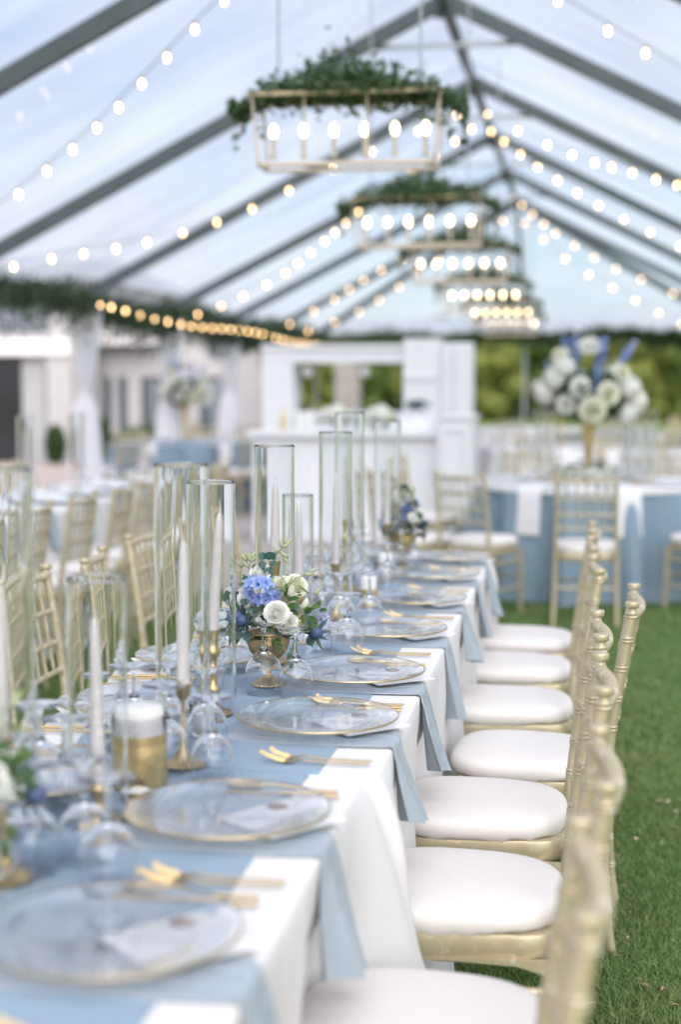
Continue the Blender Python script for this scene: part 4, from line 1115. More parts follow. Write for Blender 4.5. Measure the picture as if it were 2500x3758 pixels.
# gold jar with clear rim and ivory candle
j = thing('candle_jar', 'wide gold leaf candle jar with a white candle rising above its amber band', 'candle jar', (-.752, 2.455, TZ + .0065))
part('gold_body', MB().lathe([(0, 0), (.043, 0), (.0455, .003), (.0455, .078), (.0435, .0785), (.0435, .006), (0, .006)], 40).mesh('gold_body', 'gold_leaf'), j)
part('amber_band', MB().lathe([(.0457, .0784), (.0460, .082), (.0460, .090), (.0457, .094), (.043, .094), (.043, .0784)], 40, closed=True).mesh('amber_band', 'antique_gold'), j)
part('glass_rim', MB().lathe([(.0458, .0942), (.0458, .125), (.0452, .127), (.0446, .125), (.0440, .0942)], 40, closed=True).mesh('glass_rim', 'clear_glass'), j)
part('candle', MB().lathe([(0, .01), (.041, .01), (.041, .135), (.036, .141), (.02, .143), (0, .1435)], 32).mesh('candle', 'white_wax'), j)
t2 = thing('tealight', 'small gold tealight cup with white wax in front of the gold jar', 'tealight', (-.732, 2.375, TZ + .0065))
part('cup', MB().lathe([(.016, 0), (.021, .004), (.024, .014), (.0225, .0145), (.019, .008), (0, .007)], 24).mesh('cup', 'gold_metal'), t2)
part('wax', MB().lathe([(0, .0075), (.0195, .0085), (.021, .0135), (.012, .0165), (0, .0175)], 24).mesh('wax', 'white_wax'), t2)
def votive(x, y, label):
    v = thing('votive_candle', label, 'votive', (x, y, TZ + .0065), 0, 'white votive candles in clear cups')
    part('glass_cup', MB().lathe([(0, 0), (.024, 0), (.0255, .002), (.0285, .064), (.0280, .066), (.0262, .064), (.0236, .008), (0, .008)], 32).mesh('glass_cup', 'clear_glass'), v)
    part('wax', MB().lathe([(0, .0085), (.0215, .0085), (.0225, .054), (.019, .057), (0, .0575)], 24).mesh('wax', 'white_wax'), v)
votive(-.737, 2.835, 'white votive in a clear cup on the runner beside the tilted candle')
votive(-.80, 4.45, 'white votive in a clear cup past the flower bowl')
votive(-.68, 5.12, 'white votive in a clear cup near the second flower bowl')
j2 = thing('candle_jar', 'small gold candle jar seen past the flower bowl', 'candle jar', (-.66, 4.62, TZ + .0065), scale=.62)
part('gold_body', bpy.data.objects['gold_body'].data, j2); part('candle', bpy.data.objects['candle'].data, j2)
j3 = thing('candle_jar', 'small gold candle jar by the far thin candlesticks', 'candle jar', (-.69, 5.25, TZ + .0065), scale=.62)
part('gold_body', bpy.data.objects['gold_body'].data, j3); part('candle', bpy.data.objects['candle'].data, j3)

# ================================================================== FLOWERS
def petal_grid(L, Wd, cup, curl, n=5, m=5, narrow=.25, tipn=0.0):
    """Petal rising along +z from the origin, facing -y, cupped and with a rolled lip."""
    P = []
    for i in range(n):
        u = i / (n - 1); row = []
        w = Wd * (narrow + (1 - narrow) * math.sin(math.pi * min(1, .12 + u * .80)) ** .8) * (1 - tipn * u * u)
        if i == n - 1: w *= .62
        for j in range(m):
            v = j / (m - 1) * 2 - 1
            x = v * w * .5
            y = cup * (math.sin(u * math.pi * .5) * 1.0) - curl * max(0, u - .6) ** 2 * 6 - cup * .9 * (1 - v * v) * 0.0 + cup * .7 * v * v * u
            row.append((x, -y + cup * .0, u * L))
        P.append(row)
    return P
def rose_mesh(seed, r=.021, mat='petal_white', openness=1.0):
    g = random.Random(seed); m = MB()
    # tight centre spiral
    P = []
    for i in range(5):
        u = i / 4
        P.append([((.10 + .42 * k / 40) * r * (.55 + .5 * math.sin(u * 2.2)) * math.cos(k * .42), (.10 + .42 * k / 40) * r * (.55 + .5 * math.sin(u * 2.2)) * math.sin(k * .42), r * (.1 + 1.25 * u) - r * .006 * k) for k in range(41)])
    m.grid(P)
    rings = [(3, .42, 1.45, 1.25, .10), (4, .58, 1.45, 1.35, .25), (5, .74, 1.35, 1.45, .45), (5, .90, 1.2, 1.5, .70), (6, 1.0, .98, 1.55, .95)]
    for q, (cnt, rad, hh, wd, tilt) in enumerate(rings):
        for k in range(cnt):
            a = 2 * math.pi * (k + .37 * q) / cnt + g.uniform(-.15, .15)
            s = len(m.v); rows = []
            L = r * hh * g.uniform(.94, 1.06); W = r * wd * g.uniform(.92, 1.08)
            for i in range(6):
                u = i / 5; row = []
                out = rad * r * (.30 + .75 * math.sin(min(1, u * 1.15) * math.pi / 2)) + r * tilt * .42 * u ** 2.2
                z = L * (u ** .9) - r * tilt * .55 * max(0, u - .55) ** 1.4 * 2.2
                for j in range(7):
                    v = j / 6 * 2 - 1
                    w = W * (.45 + .62 * math.sin(min(1, .1 + u) * math.pi * .58)) * .5 * (1 - .35 * max(0, u - .8) * 5 * abs(v) ** 2)
                    th = v * w / max(out, r * .3)
                    rr = out - r * .05 * (1 - v * v) * u
                    row.append((rr * math.cos(a + th), rr * math.sin(a + th), z - r * .10 * abs(v) ** 3 * u + g.uniform(-1, 1) * r * .012))
                rows.append(row)
            m.grid(rows)
    m.lathe([(0, -.1 * r), (r * .6, .1 * r), (r * .64, r * .5), (r * .48, r * .80), (r * .25, r * .92), (0, r * .95)], 14)     # packed heart
    return m.mesh('rose', mat)
ROSES = [rose_mesh(s) for s in range(4)] + [rose_mesh(s + 9, mat='petal_cream') for s in range(2)]
def bud_mesh():
    m = MB()
    m.lathe([(0, 0), (.006, .003), (.0105, .012), (.0105, .020), (.007, .031), (.003, .038), (0, .040)], 12, flute=5, famp=.08)
    return m.mesh('rose_bud', 'petal_cream')
BUD = bud_mesh()
def floret_mesh(mat, r=.015):
    m = MB()
    for k in range(6):
        a = k * math.pi / 3; rows = []
        for i in range(5):
            u = i / 4; w = r * .34 * math.sin(math.pi * (.10 + .86 * u)) ** .8
            rad = r * (.06 + u * .95); z = r * (1.05 * u ** .6 - .25 * u ** 2)
            rows.append([(rad * math.cos(a) - v * w * math.sin(a), rad * math.sin(a) + v * w * math.cos(a), z + abs(v) * r * .05) for v in (-1, -.4, .4, 1)])
        m.grid(rows)
    for k in range(5):
        a = k * 1.26 + .3; m.tube([(0, 0, r * .2), (r * .2 * math.cos(a), r * .2 * math.sin(a), r * .9), (r * .32 * math.cos(a), r * .32 * math.sin(a), r * 1.25)], [r * .02, r * .018, r * .03], 4)
    return m.mesh('floret', mat)
FLO = {k: floret_mesh(k) for k in ('petal_blue', 'petal_lilac', 'petal_white', 'petal_deep_blue')}
def leaf_mesh(mat, L=.04, W=.017, fold=.25, bend=.2, rnd_tip=False):
    rows = []
    for i in range(7):
        u = i / 6; w = W * .5 * (math.sin(math.pi * min(1, u * .96 + .03)) ** (.6 if rnd_tip else .9)) + .0004
        rows.append([(v * w, u * L, abs(v) * w * fold - bend * L * u * u + (.0006 if v == 0 else 0)) for v in (-1, -.5, 0, .5, 1)])
    return MB().grid(rows).mesh('leaf', mat)
LEAF = {'mid': leaf_mesh('leaf_mid', .026, .0115), 'light': leaf_mesh('leaf_light', .023, .010), 'dark': leaf_mesh('leaf_dark', .027, .0125, .2, .25), 'euc': leaf_mesh('eucalyptus_leaf', .0155, .0155, .1, .1, True), 'blade': leaf_mesh('leaf_light', .036, .0048, .3, .35)}
def thistle_mesh():
    m = MB(); m.lathe([(0, -.006), (.008, -.003), (.010, .004), (.0085, .012), (.004, .017), (0, .018)], 14)
    g = random.Random(3)
    for i in range(120):
        t = i / 120; z = -.002 + .019 * t; a = i * 2.39996; r = .0098 * math.sin(math.pi * min(1, .25 + .72 * t)) ** .6
        d = Vector((math.cos(a), math.sin(a), .4 + t * 1.5)).normalized(); p = Vector((r * math.cos(a), r * math.sin(a), z))
        s = d.cross(Vector((0, 0, 1))).normalized() * .0006
        m.add([p - s, p + s, p + d * .0038], [(0, 1, 2)])
    return m.mesh('thistle_head', 'thistle_blue')
THI = thistle_mesh()
def bract_mesh():
    m = MB()
    for k in range(9):
        a = k * 2 * math.pi / 9; L = .026 + .006 * (k % 3)
        c, s = math.cos(a), math.sin(a)
        def q(x, y, z): return (c * x - s * y, s * x + c * y, z)
        m.add([q(.006, -.003, -.004), q(.006, .003, -.004), q(L * .5, .0042, .001), q(L, 0, .008), q(L * .5, -.0042, .001)], [(0, 1, 2, 4), (4, 2, 3)])
    return m.mesh('bract', 'eucalyptus_leaf', False)
BRA = bract_mesh()
def bud_green_mesh():
    return MB().lathe([(0, 0), (.0025, .002), (.0036, .006), (.0026, .012), (.0012, .017), (0, .018)], 8).mesh('flower_bud', 'bud_green')
GBUD = bud_green_mesh()
def dir_rot(d, roll=0.0):
    return (Vector((0, 0, 1)).rotation_difference(Vector(d).normalized()).to_matrix() @ Matrix.Rotation(roll, 3, 'Z')).to_euler()
def leaf_rot(d, nrm=(0, 0, 1), roll=0.0):
    y = Vector(d).normalized(); z = Vector(nrm); x = y.cross(z)
    x = x.normalized() if x.length > 1e-4 else Vector((1, 0, 0)); z = x.cross(y)
    return (Matrix((x, y, z)).transposed() @ Matrix.Rotation(roll, 3, 'Y')).to_euler()
def stem_tube(pts, r=.0014): return MB().tube(pts, [r] * (len(pts) - 1) + [r * .6], 6).mesh('stem', 'stem')

def bowl_mesh():
    p_out = [(.0385, 0), (.0395, .002), (.037, .0055), (.026, .012), (.013, .020), (.0075, .028), (.0068, .033), (.0088, .037), (.0072, .041), (.0075, .047), (.012, .052), (.0165, .055), (.0175, .058)]
    m = MB()
    m.lathe(p_out, 72, flute=24, famp=.05)
    q = [(.0175, .058), (.030, .066), (.042, .080), (.0485, .097), (.0505, .112), (.0498, .119)]
    m.lathe(q, 96, flute=48, famp=.014)
    m.lathe([(.0498, .119), (.0516, .1205), (.0522, .123), (.0512, .1255), (.0490, .1255), (.0480, .123), (.047, .11), (.038, .082), (0, .072)], 72)
    return m.mesh('bowl', 'antique_gold')
BOWL = bowl_mesh()
def table_flowers(label, x, y, rz=0.0, seed=1, group='low flower arrangements along the runner'):
    t = thing('flower_arrangement', label, 'flowers', (x, y, TZ + .0065), rz, group)
    g = random.Random(seed)
    part('bowl', BOWL, t)
    S = .0001967
    def XZ(zx, zy): return ((zx - 520) * S, (1850 - zy) * S)
    def out(x, y, z, up=.35): return Vector((x, y, max(.02, z - .125) * .9 + up * .03))
    # roses: (zx, zy, depth, radius factor, kind)
    for zx, zy, yy, rf, k, fx, fz in [(700, 935, -.058, 1.02, 0, .15, .30), (820, 1055, -.050, .9, 1, .35, -.05), (885, 640, -.012, 1.0, 4, .45, .55), (440, 510, -.006, .95, 2, -.25, .7), (712, 650, .0, .9, 5, .2, .6),
                              (285, 780, -.02, .9, 3, -.55, .45), (215, 900, -.008, .8, 4, -.8, .3), (120, 840, .045, .7, 0, -.8, .5), (560, 620, .030, .8, 1, 0, 1), (740, 800, .0, .8, 5, .3, .5), (400, 900, -.012, .7, 5, -.2, .3)]:
        px_, pz_ = XZ(zx, zy); d = Vector((fx, -.75 if yy < .02 else .3, fz))
        d.normalize(); c = Vector((px_, yy - .014, pz_)) - d * .014
        part('rose', ROSES[k], t, c, dir_rot(d, g.uniform(0, 6)), rf)
    for zx, zy, yy in [(968, 880, -.02), (820, 700, -.035)]:
        px_, pz_ = XZ(zx, zy); part('rose_bud', BUD, t, (px_, yy, pz_ - .015), dir_rot((.25, -.2, 1)), .9)
    # blue umbel cluster
    ctr = Vector((*XZ(480, 690), )).to_3d() if False else Vector((XZ(480, 700)[0], -.052, XZ(480, 700)[1]))
    spots = [(470, 610), (400, 620), (540, 610), (440, 690), (520, 700), (365, 730), (330, 690), (585, 660), (560, 760), (640, 740), (665, 780), (480, 780), (390, 790), (560, 860), (545, 830), (600, 720), (445, 570), (500, 560), (570, 890), (350, 610)]
    spots = [q for q in spots if q not in ((440, 690), (520, 700), (445, 570), (500, 560), (600, 720), (330, 690))]
    for i, (zx, zy) in enumerate(spots):
        px_, pz_ = XZ(zx, zy); rel = Vector((px_ - ctr.x, 0, pz_ - ctr.z)); rr = min(1.0, rel.length / .035)
        d = Vector((rel.x * 26, -1.0 + .55 * rr, rel.z * 26 + .1))
        p = Vector((px_, -.060 + .024 * rr ** 2, pz_))
        part('floret', FLO['petal_blue'], t, p - d.normalized() * .010, dir_rot(d, g.uniform(0, 6)), g.uniform(1.2, 1.45))
        if i % 3 == 0: part('stem', stem_tube([(XZ(470, 1000)[0], -.02, XZ(470, 1000)[1]), (ctr.x, -.035, ctr.z - .02), p - d.normalized() * .01], .0010), t)
    for zx, zy, k in [(1110, 1000, 'petal_lilac'), (1150, 1040, 'petal_lilac'), (1180, 1090, 'petal_lilac'), (1100, 1080, 'petal_white'), (1200, 1010, 'petal_lilac'), (820, 930, 'petal_deep_blue')]:
        px_, pz_ = XZ(zx, zy); part('floret', FLO[k], t, (px_, -.02, pz_), dir_rot((.7, -.6, .1), g.uniform(0, 6)), .8)
    for zx, zy, dx in [(295, 1055, -.35), (235, 1010, -.6), (1130, 1175, .6)]:
        px_, pz_ = XZ(zx, zy); e = dir_rot((dx, -.8, .25))
        part('thistle_head', THI, t, (px_, -.05, pz_), e, 1.35); part('bract', BRA, t, (px_, -.05, pz_), e, 1.25)
    # curving stems with pale buds
    def spray(pts, yy, buds):
        q = [Vector((XZ(a, b)[0], yy + .004 * i, XZ(a, b)[1])) for i, (a, b) in enumerate(pts)]
        part('stem', stem_tube(q, .0013), t)
        for i, k in buds:
            d = (q[i] - q[i - 1]).normalized()
            part('flower_bud', GBUD, t, q[i], dir_rot(d + Vector((k, -.3, .1))), 1.2)
    spray([(580, 900), (582, 600), (592, 400), (640, 290), (700, 215), (735, 180)], -.02, [(5, .2), (4, .9), (3, -.8), (5, -.6), (4, -.9)])
    spray([(592, 400), (650, 330), (700, 325)], -.02, [(2, .2)])
    spray([(660, 240), (690, 270), (715, 310)], -.02, [(2, .0), (1, .5)])
    spray([(700, 830), (770, 680), (845, 560), (860, 520)], -.05, [])
    spray([(800, 640), (900, 545), (1000, 510), (1045, 480)], -.05, [(3, .4), (2, .6)])
    spray([(760, 690), (775, 580), (720, 525), (640, 520), (618, 560)], -.05, [(4, 0)])
    spray([(850, 600), (950, 640), (1020, 685)], -.055, [])
    spray([(900, 980), (1000, 890), (1070, 830), (1115, 745)], -.045, [(3, .2)])
    spray([(1060, 880), (1110, 960), (1170, 1000), (1200, 1040)], -.04, [])
    spray([(920, 1075), (990, 1065), (1050, 1120), (1100, 1165)], -.05, [])
    spray([(340, 650), (310, 560), (295, 460), (265, 385)], -.01, [(3, -.4), (3, .6), (2, -.9)])
    spray([(300, 470), (320, 390), (325, 355)], -.01, [(2, .4), (1, .8), (1, -.5)])
    spray([(180, 700), (155, 620), (165, 480), (180, 390)], .02, [(3, .3), (2, -.6), (2, .7)])
    # leaves placed where the photo shows them: (zx, zy, depth, direction x, direction z, kind, size)
    LV = [(545, 350, -.02, .2, .9, 'euc', 1.25), (510, 340, -.018, -.7, .6, 'euc', 1.2), (560, 330, -.016, .7, .5, 'euc', 1.2), (520, 400, -.02, -.8, -.1, 'euc', 1.15), (570, 390, -.02, .8, -.1, 'euc', 1.1), (545, 440, -.02, .3, -.6, 'euc', 1.1), (520, 450, -.02, -.6, -.4, 'euc', 1.0), (545, 510, -.02, .6, -.4, 'euc', .9),
          (60, 860, .02, -.6, .5, 'euc', 1.3), (95, 880, .02, .3, .5, 'euc', 1.3), (80, 830, .02, -.2, .8, 'euc', 1.2), (110, 820, .02, .6, .6, 'euc', 1.0), (330, 850, -.05, -.5, .5, 'euc', .95), (350, 890, -.052, .2, -.5, 'euc', 1.0), (310, 830, -.05, -.8, .1, 'euc', .9), (385, 915, -.05, .6, .2, 'euc', .9), (400, 960, -.05, .7, -.4, 'euc', .9),
          (690, 1080, -.055, .5, .3, 'euc', 1.4), (640, 1100, -.052, -.6, .2, 'euc', 1.3), (700, 1120, -.056, .1, -.7, 'euc', 1.2), (300, 1190, -.05, .4, -.5, 'euc', 1.5), (260, 1190, -.05, -.6, -.5, 'euc', 1.4), (870, 1140, -.05, .6, -.3, 'euc', 1.1),
          (310, 640, -.01, -.4, .8, 'mid', 1.0), (330, 600, -.01, -.9, .2, 'mid', .9), (290, 680, -.01, -.8, .4, 'dark', .9), (340, 470, -.01, .4, .7, 'mid', .7),
          (770, 760, -.04, .1, 1, 'mid', 1.2), (800, 800, -.045, .8, .3, 'mid', 1.2), (810, 850, -.048, 1, -.1, 'mid', 1.3), (780, 880, -.05, .9, .0, 'light', 1.1), (830, 920, -.05, .9, -.2, 'mid', 1.0), (850, 700, -.03, .8, -.3, 'dark', .9),
          (1000, 960, -.04, .6, .5, 'mid', 1.1), (1040, 1000, -.045, .8, -.1, 'mid', 1.1), (1060, 1060, -.05, .7, -.3, 'mid', 1.2), (960, 1050, -.045, .7, .1, 'dark', 1.3), (950, 1100, -.05, .8, -.4, 'dark', 1.3), (1130, 900, -.03, .4, .8, 'mid', .8), (1160, 930, -.03, .8, .3, 'mid', .8), (980, 930, -.035, .9, .35, 'light', 1.2), (1060, 900, -.035, .9, .4, 'light', 1.1),
          (490, 940, -.05, .4, .8, 'dark', 1.2), (530, 960, -.045, .2, .9, 'mid', 1.3), (560, 1060, -.055, .2, .7, 'light', 1.2), (590, 1030, -.055, -.3, .6, 'light', 1.0), (420, 1040, -.05, -.7, .3, 'dark', 1.3), (480, 1050, -.055, .3, -.2, 'dark', 1.4), 
          (230, 1220, -.045, -.4, -.8, 'mid', 1.1), (205, 1180, -.04, -.8, -.3, 'light', 1.0), (650, 1250, -.058, .0, -.8, 'mid', .8), (690, 1290, -.06, .5, -.5, 'mid', .8), (860, 1240, -.055, .8, -.1, 'dark', .7), (880, 1300, -.055, .4, -.9, 'dark', 1.0), (840, 1350, -.058, .7, -.6, 'dark', 1.1), (830, 1400, -.058, .2, -1, 'dark', 1.2), (760, 1310, -.06, -.5, -.4, 'mid', .8), (1060, 1230, -.05, .2, -1, 'euc', 1.2), (1090, 1210, -.05, .8, -.7, 'blade', .9),
          (930, 620, -.05, .7, -.5, 'blade', .9), (700, 670, -.05, -.9, .1, 'blade', .7), (640, 880, -.06, .8, -.4, 'blade', .6), (930, 1020, -.04, .9, .3, 'dark', 1.0)]
    for zx, zy, yy, dx, dz, k, sc in LV:
        px_, pz_ = XZ(zx, zy)
        part('leaf', LEAF[k], t, (px_, yy, pz_), leaf_rot((dx, -.35 + g.uniform(-.2, .2), dz), (g.uniform(-.3, .3), -.9, .5), g.uniform(-.4, .4)), sc)
    for i in range(70):        # filling greenery round the bowl and behind
        a = g.uniform(0, 2 * math.pi); rr = g.uniform(.02, .05 if math.sin(a) < -.1 else .062); z = .112 if math.sin(a) < -.1 else .122 + g.uniform(-.004, .055) * (1 - rr * 6) * (.3 if math.sin(a) < -.1 else 1)
        k = g.choice(['mid', 'dark', 'dark', 'euc', 'light'])
        part('leaf', LEAF[k], t, (rr * math.cos(a), rr * math.sin(a), z), leaf_rot((math.cos(a), math.sin(a), g.uniform(.1 if math.sin(a) < -.1 else -.5, .9)), (0, 0, 1), g.uniform(-.6, .6)), g.uniform(.8, 1.3))
    part('trailing_stem', stem_tube([(.02, -.052, .12), (.035, -.058, .11), (.05, -.06, .098), (.06, -.058, .07)], .0012), t)
    return t
F0 = table_flowers('gold footed bowl with blue florets, white roses and trailing leaves, in sharp focus', -.712, 3.335)
copy_tree(F0, (-.665, 5.56, TZ + .0065), 2.6, 'smaller looking gold bowl of white and pale blue flowers near the far tubes')
copy_tree(F0, (-.845, 1.83, TZ + .0065), 1.1, 'blurred cream flowers and dark leaves cut by the picture edge in front')

# tall arrangements on trumpet vases
def trumpet(h=.50):
    return MB().lathe([(.085, 0), (.088, .006), (.07, .014), (.035, .03), (.022, .06), (.020, .10), (.027, .2), (.040, .32), (.058, .44), (.068, h), (.062, h), (.05, .42), (.02, .12), (0, .1)], 32).mesh('trumpet', 'vase_gold')
TRUMP = trumpet()
CORE = {k: MB().lathe([(r * math.sin(a) + 1e-6, -r * math.cos(a)) for a in np.linspace(0.02, math.pi - .02, 10)], 18).mesh('core', m_) for k, r, m_ in (('h', .058, 'petal_white'), ('c', .047, 'petal_cream'))}  # pale balls added inside blossom heads to brighten their self-shadowed gaps
def puff(mat, r, n, seed, size):
    g = np.random.default_rng(seed); q = g.normal(size=(n, 3)); q /= np.linalg.norm(q, axis=1, keepdims=True)
    V, F = leaf_cloud(q * r * (0.80 + .20 * g.random((n, 1))), size, seed, aspect=.85, face=q)
    return np_mesh('blossom_head', V, F, mat)
HYD = puff('petal_white', .075, 420, 4, .034); CREAMH = puff('petal_cream', .06, 320, 5, .032)
def spike_mesh(mat):
    g = np.random.default_rng(8); n = 85; t = g.random(n)
    a = g.uniform(0, 6.28, n); r = .05 * (1 - .6 * t) * g.random(n) ** .4
    P = np.stack([r * np.cos(a), r * np.sin(a), .02 + t * .26], 1)
    V, F = leaf_cloud(P, .030, 8, aspect=.8)
    return np_mesh('delphinium_spike', V, F, mat)
SPK = spike_mesh('petal_deep_blue'); SPL = spike_mesh('petal_lilac')
def greens(n, R_, h, seed):
    g = np.random.default_rng(seed); q = g.normal(size=(n, 3)); q /= np.linalg.norm(q, axis=1, keepdims=True)
    V, F = leaf_cloud(q * np.array([R_, R_, h]) * (g.random((n, 1)) ** .4), .07, seed, aspect=.4)
    return np_mesh('foliage', V, F, 'leaf_dark')
GRN = greens(1100, .27, .19, 3)
def tall_flowers(label, x, y, z=.765, rz=0.0, scale=1.0):
    t = thing('tall_arrangement', label, 'flowers', (x, y, z), rz, 'tall arrangements on gold trumpet vases', scale=scale)
    part('trumpet', TRUMP, t)
    part('foliage', GRN, t, (0, 0, .60), kind='stuff')
    for (px_, py_, pz_, s) in [(-.24, -.05, .72, 1.15), (-.30, 0, .62, 1.1), (-.18, -.08, .80, 1.0), (.27, -.05, .66, 1.15), (.32, 0, .56, 1.15), (.27, -.06, .47, .9), (-.1, .2, .7, 1.2), (.15, .2, .72, 1.2)]:
        h_ = part('blossom_head', HYD, t, (px_, py_, pz_), (px_ * 3, py_, pz_ * 5), s); part('core', CORE['h'], h_)
    for (px_, py_, pz_, s, k) in [(-.06, -.22, .68, 2.6, 0), (.12, -.22, .64, 2.9, 4), (-.15, -.20, .57, 2.5, 1), (.02, -.25, .54, 3.4, 5), (.21, -.12, .78, 2.3, 4), (-.20, -.06, .90, 2.2, 5), (0, -.02, .95, 3.0, 2), (.14, .18, .6, 2.6, 3)]:
        d = Vector((px_ * 2.2, -.8 if py_ < 0 else .6, (pz_ - .62) * 3)); part('rose', ROSES[k], t, (px_, py_ + .03, pz_ - .02), dir_rot(d, pz_ * 9), s)
    for (px_, py_, pz_, dx, dz, me, s) in [(-.08, -.02, .74, -.12, 1, SPK, 1.0), (.06, -.02, .72, .12, 1, SPK, 1.05), (.16, .0, .72, .5, 1, SPK, .9), (.03, -.16, .60, .12, 1, SPK, .7), (.2, .05, .8, .6, 1, SPL, .8), (-.12, .05, .78, -.3, 1, SPK, .85)]:
        part('delphinium_spike', me, t, (px_, py_, pz_), dir_rot((dx, -.1, dz)), s)
    return t
tall0 = tall_flowers('tall gold trumpet vase of white orchids, roses and blue delphinium on the round blue table', .05, 10.75, .765)

# ================================================================== ROUND TABLES
def round_cloth(mat, Rr, zt, seed, hem=.012, amp=.085, folds=12):
    g = random.Random(seed); n = 240; rows = []
    ph = g.uniform(0, 6)
    for s in (0.25, .7, .96, .99, 1.0): rows.append([(Rr * s * math.cos(a), Rr * s * math.sin(a), zt - (.004 if s == 1.0 else .0)) for a in [2 * math.pi * k / n for k in range(n)]])
    for r in range(1, 17):
        w = r / 16; z = zt - .004 - (zt - .004 - hem) * w; row = []
        for k in range(n):
            a = 2 * math.pi * k / n
            f = amp * w ** .7 * (math.sin(folds * a + ph + .9 * math.sin(2 * a + ph)) + .4 * math.sin(2 * folds * a + ph))
            row.append(((Rr + .07 * w + f) * math.cos(a), (Rr + .07 * w + f) * math.sin(a), z))
        rows.append(row)
    m = MB().grid(rows, True); m.f.append(tuple(range(n - 1, -1, -1)))
    return m.mesh('cloth', mat)
RC = {'blue': round_cloth('table_blue', .82, .765, 1), 'white': round_cloth('white_linen', .82, .765, 2)}
TOPW = MB().lathe([(0, .7655), (.81, .7655), (.822, .7665), (.826, .764), (.828, .735), (.826, .735)], 120).mesh('overlay', 'white_linen')
def hang_napkin():
    P = [[(x, y, z) for x in np.linspace(-.085, .085, 9)] for y, z in [(.10, .7725), (.02, .7725), (-.006, .770), (-.018, .755), (-.024, .70), (-.032, .6), (-.042, .5), (-.046, .46)]]
    return MB().shell(P[::-1], .003).mesh('napkin', 'white_linen')
HN = hang_napkin()
PLW = MB().lathe([(0, .004), (.09, .004), (.11, .008), (.155, .014), (.157, .012), (.11, .003), (.09, 0), (0, 0)], 40).mesh('plate', 'plate_white')
TUBE_B = tube_mesh(.0495, .5, .003); STICK_B = holder_slim(.17); TAPER_B = taper_mesh(.26)
def round_table(key, x, y, cloth_key, names, chairs, tall=True, nset=8, rot=0.0, tall_label=None, patio=''):
    """names: the phrase that places this table; chairs: list of (angle, distance, label)."""
    t = thing('round_table', f'round dining table under {cloth_key} cloth, {names}', 'table', (x, y, 0), 0, 'round tables under the tent and beyond')
    part('tabletop', MB().lathe([(0, .735), (.80, .735), (.80, .757), (0, .757)], 48).mesh('tabletop', 'plywood', False), t)
    for k in range(4):
        a = k * math.pi / 2 + .4; part('leg', MB().tube([(.5 * math.cos(a), .5 * math.sin(a), 0), (.5 * math.cos(a), .5 * math.sin(a), .735)], .016, 8).mesh('leg', 'tie_metal'), t)
    solo('tablecloth', RC[cloth_key], f'{"dusty blue" if cloth_key == "blue" else "white"} floor length round cloth, {names}', 'tablecloth', (x, y, 0), rot, 'round cloths')
    if key == 'A': solo('table_topper', TOPW, f'thin white topper over the blue cloth, {names}', 'table topper', (x, y, 0))
    for k in range(nset):
        a = rot + 2 * math.pi * k / nset
        c, s = math.cos(a), math.sin(a)
        sect = ['lawn side', 'far lawn corner', 'far side', 'far house corner', 'house side', 'near house corner', 'camera side', 'near lawn corner'][int(round(math.degrees(a) / 45)) % 8]
        lab_ = f'{sect} of the round table {names}'
        solo('plate', PLW, f'white plate on the {lab_}', 'plate', (x + .62 * c, y + .62 * s, .7665), a, 'plates on the round tables')
        solo('napkin', HN, f'white napkin on the {lab_}', 'napkin', (x + (.822) * c, y + (.822) * s, 0), a + math.pi / 2, 'white napkins hanging from the round tables')
        if k % 2 == 0: solo('goblet', GOB_W, f'upturned glass on the {lab_}', 'stem glass', (x + .42 * math.cos(a + .2), y + .42 * math.sin(a + .2), .7665), 0, 'stem glasses on the round tables')
    for a, d, l in chairs:
        place_chair(x + d * math.cos(a), y + d * math.sin(a), a + math.pi / 2, l, 'gold chairs round the round tables')
for_near = 'with the tall blue flowers'
A = math.radians
round_table('A', .05, 10.62, 'blue', for_near,
            [(A(-90.5), 1.70, 'gold chair with its back to the camera before the round blue table'), (A(-118), 1.62, 'gold chair angled toward the round blue table next to the bar end'), (A(-133), 1.80, 'gold chair half behind another beside the white bar end post'),
             (A(-52), 1.42, 'gold chair at the round blue table cut by the picture edge'), (A(165), 1.40, 'pale gold chair behind the round blue table by the bar'), (A(60), 1.4, 'gold chair on the far side of the round blue table'), (A(110), 1.38, 'gold chair behind the tall blue flowers')], rot=A(-72))
for i, (dx, dy) in enumerate([(.34, -.2), (.43, -.05), (.26, .15), (-.25, -.2), (-.34, .05)]):
    l = ['nearest the rim on the open lawn side', 'farther out beside the tall vase', 'behind the tall vase', 'on the bar side of the tall vase', 'closest to the bar end'][i]
    solo('hurricane_tube', TUBE_B, f'glass tube on the round blue table, {l}', 'glass tube', (.05 + dx, 10.62 + dy, .7665), 0, 'glass tubes on the round tables')
    solo('candlestick', STICK_B, f'brass stick on the round blue table, {l}', 'candlestick', (.05 + dx, 10.62 + dy, .7665), 0, 'brass sticks on the round tables')
    t = thing('taper_candle', f'white taper on the round blue table, {l}', 'candle', (.05 + dx, 10.62 + dy, .7665 + .158), 0, 'tapers on the round tables')
    part('wax', TAPER_B, t)
def ring_flowers(label, x, y):
    t = thing('flower_ring', label, 'flowers', (x, y, .767), 0, 'low flowers round the vase feet')
    for k in range(9):
        a = k * 2 * math.pi / 9
        part('rose', ROSES[k % 6], t, (.17 * math.cos(a), .17 * math.sin(a), .03), dir_rot((math.cos(a), math.sin(a), .8)), 2.2)
    V, F = leaf_cloud(np.random.default_rng(3).normal(size=(260, 3)) * np.array([.12, .12, .03]) + np.array([0, 0, .05]), .06, 2)
    part('foliage', np_mesh('foliage', V, F, 'leaf_dark'), t, kind='stuff')
ring_flowers('white roses and greenery round the foot of the tall blue flowers', .05, 10.75)
